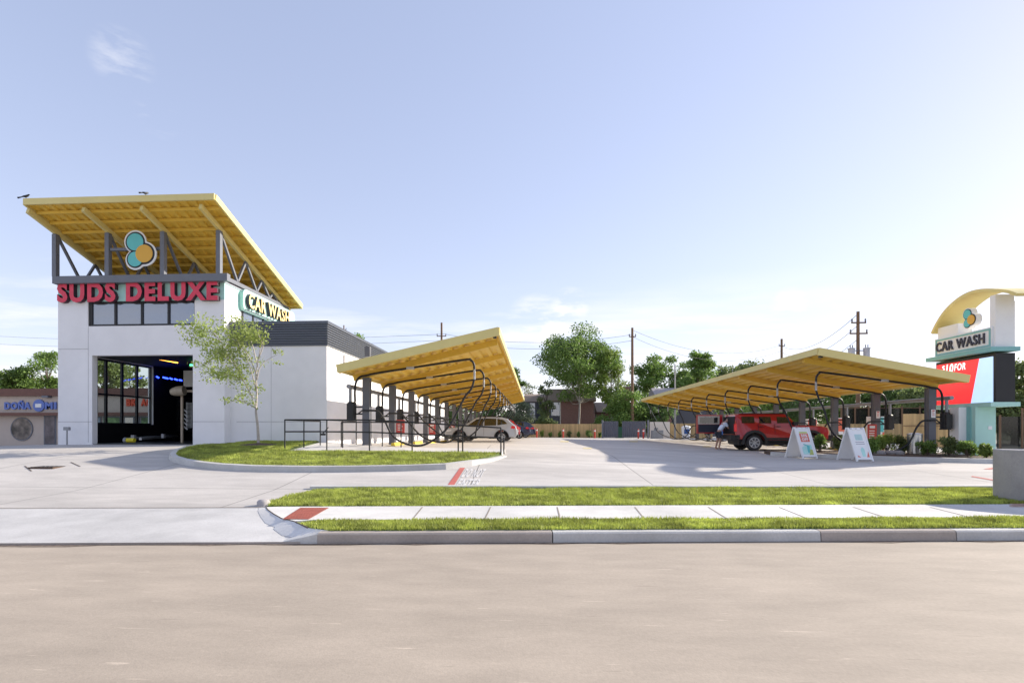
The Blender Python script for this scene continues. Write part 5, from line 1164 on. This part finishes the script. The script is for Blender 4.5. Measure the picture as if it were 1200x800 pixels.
# right rear fences
fence_x('wooden_fence', 925, 1057, 46, WZ(496.5, 46, 1000), .5, WOODF, 'low tan board fence behind the planter shrubs on the right')
fx_ = empty('wooden_screen', (WX(1090, 34), 34, .5), 'taller tan board enclosure left of the roadside sign', 'enclosure'); b = MB(); g = random.Random(3); x = WX(1058.5, 34); x1_ = WX(1118.5, 34)
while x < x1_: b.box(x, x+.145, 34, 34.04, .5, WZ(484.6, 34, 1090)+g.uniform(-.01, .01)); x += .15
b.build('boards', WOODF, fx_); b = MB(); b.box(WX(1058.5, 34), x1_, 33.95, 33.995, WZ(498.5, 34, 1090)-.03, WZ(498.5, 34, 1090)+.01); b.build('batten', POLE, fx_)
cf = empty('screened_fence', (WX(1040, 48), 48, .5), 'tall dark mesh fence with brown posts behind the right canopy', 'fence'); b = MB(); b.box(WX(985, 48), WX(1112, 48), 48, 48.02, .5, WZ(477.5, 48, 1040)); 
SCR = mirror_glass('dark_mesh', (.03, .03, .028), 0, trans=.25); b.build('mesh', SCR, cf)
for px in (986, 1002, 1018, 1038, 1057, 1078, 1098): b = MB(); x = WX(px, 47.9); b.tube([(x, 47.9, .4), (x, 47.9, WZ(475.5, 47.9, px))], .07, 8); b.build('post', POLE, cf)
b = MB(); b.tube([(WX(985, 47.9), 47.9, WZ(478, 47.9, 1040)), (WX(1112, 47.9), 47.9, WZ(478, 47.9, 1040))], .035, 6); b.build('top_rail', POLE, cf)
cf = empty('screened_fence', (WX(1200, 30), 30, .5), 'grey mesh fence at the right edge beyond the roadside sign', 'fence'); b = MB(); b.box(WX(1168, 32), WX(1290, 32), 32, 32.02, .5, WZ(488, 32, 1180)); b.build('mesh', SCR, cf)
for px in (1172, 1198, 1225): b = MB(); x = WX(px, 31.9); b.tube([(x, 31.9, .4), (x, 31.9, WZ(478 if px == 1198 else 486, 31.9, px))], .05, 8); b.build('post', POLE, cf)
b = MB(); x = WX(1113, 33); b.box(x-.06, x+.06, 32.9, 33.05, .5, WZ(473.5, 33, 1113)); tag(b.build('slim_post', BLACK), 'slim dark post between the nearest right column and the sign pylon', 'post')

# foreground concrete wall, rounded at its free end
cw = empty('concrete_wall', (*GL(1190, 588), .1), 'rounded grey concrete planter wall at the right edge by the sidewalk', 'wall')
cyp = 12.3; cxp = WX(1167, 12.3)+.12; rr_ = 2.6
cc = Vector((cxp+rr_, cyp)); b = MB(); P = []; K = 26; wt = .32; ztop = WZ(528.5, 11.3, 1180)
for i in range(K+1):
    a = R(170+150*i/K); co, si = math.cos(a), math.sin(a)*1.0
    for (r_, z) in ((rr_, .0), (rr_, ztop-.015), (rr_-.015, ztop), (rr_-wt, ztop), (rr_-wt, .0)): P.append((cc.x+r_*co, cc.y+r_*si*.62, z))
b.add(P, [(i*5+j, i*5+(j+1) % 5, (i+1)*5+(j+1) % 5, (i+1)*5+j) for i in range(K) for j in range(5)]+[(0, 1, 2, 3, 4), (K*5, K*5+1, K*5+2, K*5+3, K*5+4)]); b.build('wall', PLAIN, cw)
b = MB(); P = [(cc.x+(rr_-wt+.02)*math.cos(R(170+150*i/K)), cc.y+(rr_-wt+.02)*math.sin(R(170+150*i/K))*.62, ztop-.12) for i in range(K+1)]; b.add(P, [tuple(range(K+1))]); b.build('fill', SOIL, cw)
b = MB()
for i in range(14):
    for j in range(3):
        x, y = G(1188+i*5, 590.5+j*1.5, .18); b.box(x-.05, x+.05, y-.03, y+.04, .17, .19)
tag(b.build('brick_pavers', mat('paver_red', (.38, .22, .17), .9, var=.3, scale=9)), 'small patch of red brown pavers before the concrete wall', 'pavers', kind='stuff')

# ------------------------------------------------------------------ A-frame boards
def aframe(px, pyb, yaw, label, design):
    x, y = GL(px, pyb); z = lotz(x, y); e = empty('a_frame_board', (x, y, z), label, 'sandwich board', 'white A frame boards', rz=yaw); H, D, wd_ = 1.24, .56, .64
    for s_ in (-1, 1):
        # local: leaves lean together along y; front leaf s=-1
        A = Vector((0, s_*D, 0)); T = Vector((0, s_*.03, H)); up = (T-A).normalized(); nd = Vector((0, s_*H, D)).normalized(); L_ = (T-A).length; b = MB()
        def P(a, h, d): v = A+up*h+nd*d+Vector((a, 0, 0)); return tuple(v)
        def bar(x0, x1, h0, h1, d0, d1): b.add([P(x0, h0, d0), P(x1, h0, d0), P(x1, h1, d0), P(x0, h1, d0), P(x0, h0, d1), P(x1, h0, d1), P(x1, h1, d1), P(x0, h1, d1)], [(0, 1, 2, 3), (4, 5, 6, 7), (0, 1, 5, 4), (1, 2, 6, 5), (2, 3, 7, 6), (3, 0, 4, 7)])
        bar(-wd_/2+.05, wd_/2-.05, .08, L_-.06, -.02, .012); bar(-wd_/2, -wd_/2+.05, 0, L_, -.03, .03); bar(wd_/2-.05, wd_/2, 0, L_, -.03, .03); bar(-wd_/2+.05, wd_/2-.05, .07, .12, -.03, .03)
        for hx in (-.16, .03): bar(hx, hx+.13, L_-.1, L_-.01, -.025, .028)
        lf = b.build('leaf', WH, e, world=False)
        def flat(q, m_, nm='print', d=.014):
            b2 = MB(); b2.add([P(a, h*L_, d) for a, h in q]+[P(a, h*L_, d-.0015) for a, h in q], [tuple(range(len(q))), tuple(range(2*len(q)-1, len(q)-1, -1))]); b2.build(nm, m_, lf, world=False)
        if s_ == -1:
            if design == 0:
                flat([(-.17, .80), (.17, .80), (.17, .86), (-.17, .86)], mat('print_lime', (.55, .62, .25), .5)); flat([(-.19, .53), (.19, .53), (.19, .80), (-.19, .80)], mat('print_coral', (.70, .17, .12), .5), d=.016)
                for (tx_, hb) in (('50%', .68), ('OFF', .56)):
                    v, f = text_mesh(tx_, .03, .02); x0, x1 = v[:, 0].min(), v[:, 0].max(); y0, y1 = v[:, 1].min(), v[:, 1].max(); b2 = MB(); b2.add([P(-.13+.26*(p[0]-x0)/(x1-x0), hb*L_+.13*(p[1]-y0)/(y1-y0), .018+.002*(p[2] > 0)) for p in v], f); b2.build('lettering', WH, lf, world=False)
                flat([(-.22, .14), (.2, .14), (.2, .44), (.0, .44), (-.22, .36)], mat('print_aqua', (.45, .75, .70), .5)); flat([(.02, .12), (.2, .12), (.2, .28), (.1, .30)], mat('print_olive', (.45, .50, .15), .5), d=.016); flat([(-.02, .2), (.06, .18), (.12, .4), (-.12, .47), (-.14, .44), (.0, .40)], DMT, d=.017)
            else:
                flat([(-.13, .62), (.15, .62), (.15, .80), (-.13, .80)], mat('print_grey_teal', (.45, .62, .62), .5)); 
                for k in range(2): flat([(-.16, .555-.055*k), (.17, .555-.055*k), (.17, .575-.055*k), (-.16, .575-.055*k)], mat('print_grey', (.35, .33, .38), .5))
                flat([(-.03, .14), (.09, .14), (.1, .36), (.03, .42), (-.05, .34)], mat('print_aqua', (.45, .75, .70), .5)); flat([(.12, .12), (.22, .12), (.22, .3)], mat('print_coral', (.70, .17, .12), .5)); flat([(-.22, .12), (-.1, .12), (-.22, .18)], mat('print_coral', (.7, .17, .12), .5))
    return e
aframe(938.5, 536.5, R(10), 'white A frame board with coral square print, nearer the red car', 0)
aframe(1001.5, 539.5, R(6), 'white A frame board with grey square print, nearer the planter', 1)

# ------------------------------------------------------------------ vehicles
def car(label, spec, x, y, rz_, z=None, cat='car'):
    s_ = spec; e = empty(s_['name'], (x, y, lotz(x, y) if z is None else z), label, cat, rz=rz_); Wd = s_['w']/2; belt = s_['belt']; roof = s_['roof']; tum = s_['tum']
    def hw(z): return Wd-(0 if z < belt else tum*(z-belt)/(roof-belt)) - (.03*max(0, (.45-z)/.3) if z < .45 else 0)
    def arch(cx, r_): return [(cx+r_*math.cos(R(a)), s_['wr']+r_*math.sin(R(a))) for a in range(-15, 196, 15)]
    out_ = list(s_['top']); sill = s_['sill']; ra = s_['wr']+s_.get('gap', .07)
    bot = []
    for cx in sorted(s_['wheels'], reverse=True): bot += [(px_, pz) for px_, pz in arch(cx, ra) if pz > sill-.02]
    poly = out_+bot     # top runs nose -> tail, bottom tail -> nose
    n = len(poly); cx0 = sum(p[0] for p in poly)/n; P = []; b = MB()
    Lr = [(-1, .05, .0), (-1, 0, .06), (1, 0, .06), (1, .05, .0)]
    for (sg_, inset, back_) in Lr:
        for i, (px_, pz) in enumerate(poly):
            d = Vector((px_-poly[i-1][0], pz-poly[i-1][1])); d2 = Vector((poly[(i+1) % n][0]-px_, poly[(i+1) % n][1]-pz)); t_ = (d.normalized()+d2.normalized()); t_ = t_.normalized() if t_.length > 1e-6 else d.normalized(); nr = Vector((-t_.y, t_.x))
            q = Vector((px_, pz))-nr*(inset if i < len(out_) else -inset*.0); 
            yy_ = hw(pz)-(0 if inset else .045); 
            if inset: yy_ = hw(pz)
            P.append((q.x, sg_*(hw(pz)-(.0 if inset else .05)), q.y))
    # outer faces sit at full width with shrunk outline, then a chamfer ring
    fs = []
    for k in range(3): fs += [(k*n+i, k*n+(i+1) % n, (k+1)*n+(i+1) % n, (k+1)*n+i) for i in range(n)]
    fs += [tuple(range(n-1, -1, -1)), tuple(range(3*n, 4*n))]
    b.add(P, fs); bm = bmesh.new(); body = b.build('body', s_['paint'], e, world=False)
    def side(polyxz, m_, nm, par, proud=.004, both=True):
        for sg_ in ((-1, 1) if both else (-1,)):
            b = MB(); k = len(polyxz); b.add([(p[0], sg_*(hw(p[1])+proud), p[1]) for p in polyxz]+[(p[0], sg_*(hw(p[1])-.02), p[1]) for p in polyxz], [tuple(range(k)), tuple(range(2*k-1, k-1, -1))]+[(i, (i+1) % k, k+(i+1) % k, k+i) for i in range(k)]); b.build(nm, m_, par, world=False)
    for q in s_['glass']: side(q, DGLASS, 'side_window', body)
    for nm, ((xa_, za), (xb_, zb2)) in s_['screens'].items():
        dv_ = Vector((xb_-xa_, zb2-za)).normalized(); nr = Vector((-dv_.y, dv_.x)); 
        b = MB(); P = []
        for o_ in (.006, -.01):
            for (xx, z2, ins) in ((xa_, za, .07), (xb_, zb2, .09)):
                for sg_ in (-1, 1): P.append((xx+nr.x*o_, sg_*(hw(z2)-ins), z2+nr.y*o_))
        b.add(P, [(0, 1, 3, 2), (4, 6, 7, 5), (0, 2, 6, 4), (1, 5, 7, 3), (0, 4, 5, 1), (2, 3, 7, 6)]); b.build(nm, DGLASS, body, world=False)
    for cx in s_['wheels']:
        for sg_ in (-1, 1):
            wr = s_['wr']; yo = sg_*(Wd-.02); b = MB(); tw = .24
            b.lathe((cx, yo, wr), (0, -sg_, 0), [(wr*.62, 0), (wr*.9, -.005), (wr*.99, .03), (wr, .06), (wr, tw-.04), (wr*.95, tw), (wr*.5, tw)], 28); wl = b.build('wheel', RUB, e, world=False)
            b = MB(); b.lathe((cx, yo, wr), (0, -sg_, 0), [(wr*.66, -.004), (wr*.62, .0), (wr*.56, .06), (.0001, .08)], 24); rim = b.build('rim', GREY2, wl, world=False)
            b = MB()
            for k in range(7):
                a = 2*math.pi*k/7; b.beam((cx+.03*math.cos(a), yo-sg_*.03, wr+.03*math.sin(a)), (cx+wr*.58*math.cos(a), yo-sg_*.02, wr+wr*.58*math.sin(a)), .05, .05, up=(0, 1, 0))
            b.lathe((cx, yo+sg_*.004, wr), (0, -sg_, 0), [(.0001, 0), (.07, .0), (.07, .05)], 12); b.lathe((cx, yo+sg_*.006, wr), (0, -sg_, 0), [(wr*.66, 0), (wr*.58, 0), (wr*.56, .05)], 24); b.build('spoke', SIL, wl, world=False)
            if s_.get('flare'):
                b = MB(); P = []; r1, r2 = ra-.005, ra+s_['flare']
                A_ = [a for a in range(-8, 189, 14)]
                for a in A_:
                    for (r_, yy_) in ((r1, Wd-.03), (r1, Wd+.055), (r2, Wd+.05), (r2, Wd-.03)): P.append((cx+r_*math.cos(R(a)), sg_*yy_, wr+r_*math.sin(R(a))))
                b.add(P, [(i*4+j, i*4+(j+1) % 4, (i+1)*4+(j+1) % 4, (i+1)*4+j) for i in range(len(A_)-1) for j in range(4)]+[(0, 1, 2, 3), (len(P)-4, len(P)-3, len(P)-2, len(P)-1)]); b.build('wheel_arch_trim', BLACK, e, world=False)
    # dark inner floor so one cannot see through the arches
    b = MB(); b.box(s_['top'][0][0]+.25, s_['len']-.25, -Wd+.27, Wd-.27, .28, sill+.35); b.build('underbody', BLACK, e, world=False)
    return e, body, hw, side
LGT = mat('tail_red', (.55, .02, .02), .25, var=.05, emit=.12); HL = mat('headlamp', (.8, .82, .85), .1)
def paint(nm, c): return mat(nm, c, .28, var=.02, coat=.8)
suv = dict(name='parked_car', w=1.80, belt=.98, roof=1.62, tum=.22, sill=.30, wr=.345, len=4.6, wheels=[.93, 3.60], paint=paint('white_paint_car', (.50, .52, .55)), flare=.05,
   top=[(.0, .42), (.0, .62), (.05, .80), (.25, .90), (1.15, 1.02), (1.85, 1.48), (2.1, 1.59), (2.6, 1.62), (3.5, 1.60), (3.95, 1.50), (4.30, 1.18), (4.50, 1.02), (4.58, .80), (4.6, .50), (4.45, .32)],
   glass=[[(1.42, 1.06), (1.98, 1.44), (2.42, 1.52), (2.42, 1.06)], [(2.5, 1.06), (2.5, 1.52), (3.25, 1.5), (3.25, 1.08)], [(3.33, 1.09), (3.33, 1.49), (3.72, 1.42), (3.95, 1.18)]],
   screens=dict(windscreen=((1.22, 1.06), (1.82, 1.45)), rear_window=((4.0, 1.46), (4.32, 1.16))))
def finish(e, body, hw, side, s_, rails=True, lamp=((4.42, .86), (4.18, .90), (4.22, 1.05), (4.46, 1.02))):
    x0_ = s_['len']; 
    side([(1.9, .34), (2.42, .34), (2.42, .36), (1.9, .36)], BLACK, 'sill_trim', body, .006)
    for xx in (2.46, 3.3): side([(xx, .45), (xx+.012, .45), (xx+.012, 1.0), (xx, 1.0)], BLACK, 'door_seam', body, .002)
    for xx in (2.2, 3.05): side([(xx, .86), (xx+.17, .86), (xx+.17, .89), (xx, .89)], s_['paint'], 'door_handle', body, .025)
    side(list(lamp), LGT, 'tail_lamp', body, .012)
    side([(.1, .68), (.4, .72), (.42, .82), (.12, .78)], HL, 'headlamp', body, .01)
    Wd = s_['w']/2; b = MB(); b.box(x0_-.12, x0_+.03, -Wd+.1, Wd-.1, .3, .52); b.build('rear_bumper', BLACK, e, world=False)
    for sg_ in (-1, 1):
        b = MB(); b.box(x0_-.12, x0_-.0, sg_*(Wd-.35), sg_*(Wd-.08), .84, .98); b.build('rear_lamp', LGT, body, world=False)
        b = MB(); b.box(1.35, 1.5, sg_*(Wd-.02), sg_*(Wd+.16), .98, 1.1); b.build('wing_mirror', s_['paint'], e, world=False)
        if rails: b = MB(); b.tube([(2.0, sg_*.6, s_['roof']+.0), (2.1, sg_*.6, s_['roof']+.06), (3.6, sg_*.6, s_['roof']+.04), (3.75, sg_*.6, s_['roof']-.04)], .02, 6); b.build('roof_rail', BLACK, e, world=False)
    b = MB(); b.box(x0_-.0, x0_+.012, -.25, .25, .66, .78); b.build('number_plate', WH, e, world=False)
def place(label, s_, px_tail, Y, **k):
    xt = WX(px_tail, Y-.0); e, body, hw, side = car(label, s_, xt-s_['len'], Y, 0); finish(e, body, hw, side, s_, **k); return e
place('white crossover with black roof rails parked under the left canopy', suv, 607, 35.2)
def variant(base, **k): d = dict(base); d.update(k); return d
place('red car parked just behind the white crossover', variant(suv, paint=paint('red_paint_car', (.42, .025, .03)), flare=0, roof=1.70), 609.5, 39.0, lamp=((4.42, .90), (4.25, .95), (4.0, 1.42), (4.1, 1.42)))
sedan = variant(suv, roof=1.44, belt=.93, flare=0, paint=paint('navy_paint_car', (.02, .035, .09)), top=[(.0, .40), (.0, .6), (.06, .74), (.3, .82), (1.2, .95), (1.95, 1.36), (2.25, 1.43), (2.9, 1.44), (3.35, 1.36), (3.95, 1.08), (4.45, 1.03), (4.57, .95), (4.6, .5), (4.45, .32)],
   glass=[[(1.5, 1.0), (2.05, 1.34), (2.5, 1.38), (2.5, 1.0)], [(2.58, 1.0), (2.58, 1.38), (3.0, 1.37), (3.55, 1.12), (3.5, 1.02)]], screens=dict(windscreen=((1.27, .99), (1.9, 1.33)), rear_window=((3.4, 1.33), (3.92, 1.09))))
place('navy blue sedan parked behind the red car', sedan, 621.5, 50.5, rails=False)
place('dark navy sport utility car parked farthest back by the fence', variant(suv, paint=paint('dark_navy_car', (.018, .028, .07)), flare=0, roof=1.72), 627.5, 56, rails=False)

H3M = paint('bright_red_paint', (.40, .009, .012))
h3 = dict(name='off_road_car', w=1.98, belt=1.16, roof=1.87, tum=.20, sill=.56, wr=.41, gap=.10, len=4.55, wheels=[.85, 3.62], paint=H3M, flare=.13,
   top=[(.0, .60), (-.02, .95), (.04, 1.16), (.30, 1.24), (1.42, 1.29), (1.60, 1.40), (1.94, 1.81), (2.12, 1.87), (4.35, 1.87), (4.5, 1.82), (4.55, 1.5), (4.55, .62)],
   glass=[[(1.78, 1.40), (2.02, 1.70), (2.48, 1.72), (2.48, 1.39)], [(2.78, 1.39), (2.78, 1.72), (3.35, 1.72), (3.35, 1.39)], [(3.60, 1.40), (3.60, 1.73), (4.22, 1.73), (4.22, 1.40)]],
   screens=dict(windscreen=((1.50, 1.30), (1.92, 1.72))))
hy = 29.3; hx = WX(862, hy-.95)
zg = lotz(hx+2, hy)
e, body, hw, side = car('boxy red off road car with its tailgate open under the right canopy', h3, hx+4.55, hy, R(180))
def Hb(nm, par, x0, x1, y0, y1, z0_, z1_, m_): b = MB(); b.box(x0, x1, y0, y1, z0_, z1_); return b.build(nm, m_, par, world=False)
# note: local +x is the tail, local y is mirrored by the half turn: world near side = local +y
Hb('rear_bumper', e, 4.35, 4.80, -.97, .97, .55, .80, BLACK); Hb('front_bumper', e, -.22, .1, -.95, .95, .5, .80, BLACK)
Hb('cargo_shade_panel', e, 4.551, 4.565, -.84, .84, .84, 1.74, INT)  # flat black panel over the rear opening, painted as the trunk's inner shade
for sg_ in (-1, 1):
    b = MB(); b.box(4.5, 4.60, sg_*.86, sg_*.985, .98, 1.35); b.build('tail_lamp', LGT, e, world=False)
    b = MB(); b.tube([(1.3, sg_*1.0, .5), (3.1, sg_*1.0, .5)], .045, 8); b.build('side_step', BLACK, e, world=False); b = MB(); b.box(1.58, 1.78, sg_*.97, sg_*1.2, 1.28, 1.46); b.build('wing_mirror', BLACK, e, world=False)
    b = MB(); b.box(1.9, 4.3, sg_*.74, sg_*.78, 1.87, 1.90); b.build('roof_rail', BLACK, e, world=False)
side([(1.35, .56), (3.1, .56), (3.1, .66), (1.35, .66)], BLACK, 'sill_trim', body, .02)
for xx in (1.62, 2.60, 3.42): side([(xx, .68), (xx+.012, .68), (xx+.012, 1.36), (xx, 1.36)], BLACK, 'door_seam', body, .002)
for xx in (2.35, 3.2): side([(xx, 1.2), (xx+.18, 1.2), (xx+.18, 1.24), (xx, 1.24)], BLACK, 'door_handle', body, .03)
side([(4.36, .62), (4.54, .62), (4.54, .8), (4.36, .8)], BLACK, 'corner_trim', body, .03)
# tailgate: hinged at the far rear corner, swung open square to the body
yf = -.86; tg = Hb('tailgate', e, 4.62, 5.98, yf-.06, yf+.08, .86, 1.86, H3M)
Hb('inner_trim', tg, 4.80, 5.90, yf+.082, yf+.10, .92, 1.34, mat('navy_trim', (.012, .014, .03), .6)); Hb('window_surround', tg, 4.78, 5.92, yf+.082, yf+.095, 1.36, 1.80, mat('beige_trim', (.45, .40, .34), .6)); Hb('rear_window', tg, 4.88, 5.82, yf+.097, yf+.105, 1.43, 1.73, DGLASS)
b = MB(); b.lathe((5.3, yf-.07, 1.2), (0, -1, 0), [(.2, 0), (.38, .02), (.40, .2), (.2, .24)], 24); b.build('spare_wheel', RUB, tg, world=False)

# ------------------------------------------------------------------ person leaning into the open tailgate
SKIN = mat('skin', (.42, .24, .17), .5, var=.04); SHIRT = mat('pale_blue_shirt', (.62, .68, .80), .8, var=.08, scale=6); SHORTS = mat('dark_shorts', (.03, .035, .05), .8); HAIR = mat('dark_hair', (.02, .014, .01), .6)
def skinned(name, pts, edges, rad, m_, parent, lv=2):
    me = bpy.data.meshes.new(name); me.from_pydata(pts, edges, []); me.materials.append(m_); o = bpy.data.objects.new(name, me); COL.objects.link(o); o.parent = parent
    o.modifiers.new('skin', 'SKIN'); 
    sv = me.skin_vertices[0].data if me.skin_vertices else None
    if sv is None:
        bpy.context.view_layer.update(); sv = me.skin_vertices[0].data
    for i, r_ in enumerate(rad): sv[i].radius = (r_, r_) if not isinstance(r_, tuple) else r_
    sv[0].use_root = True
    md = o.modifiers.new('sub', 'SUBSURF'); md.levels = lv; md.render_levels = lv
    for p in me.polygons: p.use_smooth = True
    return o
px_ = hx-.46; pe = empty('person', (px_, hy+.2, lotz(px_, hy)), 'person in pale blue shirt leaning into the open back of the red car', 'person', rz=R(0))
# facing +x (toward the car), bent forward at the hips
pts = [(0, 0, .93), (.10, 0, 1.10), (.24, 0, 1.30), (.33, 0, 1.42), (.40, 0, 1.49), (.47, 0, 1.56), (.52, 0, 1.64),
       (.30, -.19, 1.38), (.42, -.22, 1.14), (.62, -.18, 1.06), (.30, .19, 1.38), (.42, .22, 1.14), (.62, .18, 1.06),
       (-.01, -.10, .86), (.05, -.11, .48), (-.02, -.11, .09), (.12, -.12, .04), (-.01, .10, .86), (-.02, .11, .48), (-.12, .11, .09), (.02, .12, .04)]
ed = [(0, 1), (1, 2), (2, 3), (3, 4), (4, 5), (5, 6), (3, 7), (7, 8), (8, 9), (3, 10), (10, 11), (11, 12), (0, 13), (13, 14), (14, 15), (15, 16), (0, 17), (17, 18), (18, 19), (19, 20)]
rd = [(.15, .12), (.14, .11), (.16, .12), (.15, .11), .06, .085, .10, .06, .045, .032, .06, .045, .032, .09, .06, .045, .035, .09, .06, .045, .035]
skinned('body', pts, ed, rd, SKIN, pe)
skinned('shirt', [(.02, 0, .96), (.10, 0, 1.10), (.24, 0, 1.30), (.34, 0, 1.43), (.30, -.20, 1.38), (.39, -.225, 1.20), (.30, .20, 1.38), (.39, .225, 1.20)], [(0, 1), (1, 2), (2, 3), (3, 4), (4, 5), (3, 6), (6, 7)], [(.175, .14), (.165, .13), (.185, .14), (.155, .12), .085, .068, .085, .068], SHIRT, pe)
skinned('shorts', [(0, 0, .95), (-.005, -.10, .86), (.035, -.11, .58), (-.005, .10, .86), (-.02, .11, .58)], [(0, 1), (1, 2), (0, 3), (3, 4)], [(.165, .14), .115, .09, .115, .09], SHORTS, pe)
b = MB(); b.lathe((.53, 0, 1.68), (.35, 0, 1), [(.0001, .07), (.07, .05), (.105, .0), (.108, -.05), (.09, -.10)], 14); b.build('hair', HAIR, pe, smooth=True, world=False)
for sg_ in (-1, 1):   # hands reaching into the trunk
    hp = (.62, sg_*.18, 1.06)
    b = MB(); b.tube([hp, (.70, sg_*.175, 1.04)], [.028, .034], 8); 
    for k in range(4): b.tube([(.69, sg_*(.175)+(.021*(k-1.5)), 1.04), (.74, sg_*.175+.023*(k-1.5), 1.03-.004*k), (.765, sg_*.175+.022*(k-1.5), 1.0)], [.0095, .009, .006], 6)
    b.tube([(.665, sg_*.15, 1.045), (.69, sg_*.13, 1.02), (.715, sg_*.125, 1.0)], [.011, .010, .007], 6); b.build('hand', SKIN, pe, smooth=True, world=False)
b = MB(); x = WX(849.7, hy-1.0); b.lathe((x, hy-.6, zg+.80), (0, 0, 1), [(.0001, 0), (.035, 0), (.035, .17), (.014, .21), (.014, .24), (.0001, .24)], 10); tag(b.build('bottle', BLUB), 'small blue bottle on the rear bumper of the red car', 'bottle')

#END
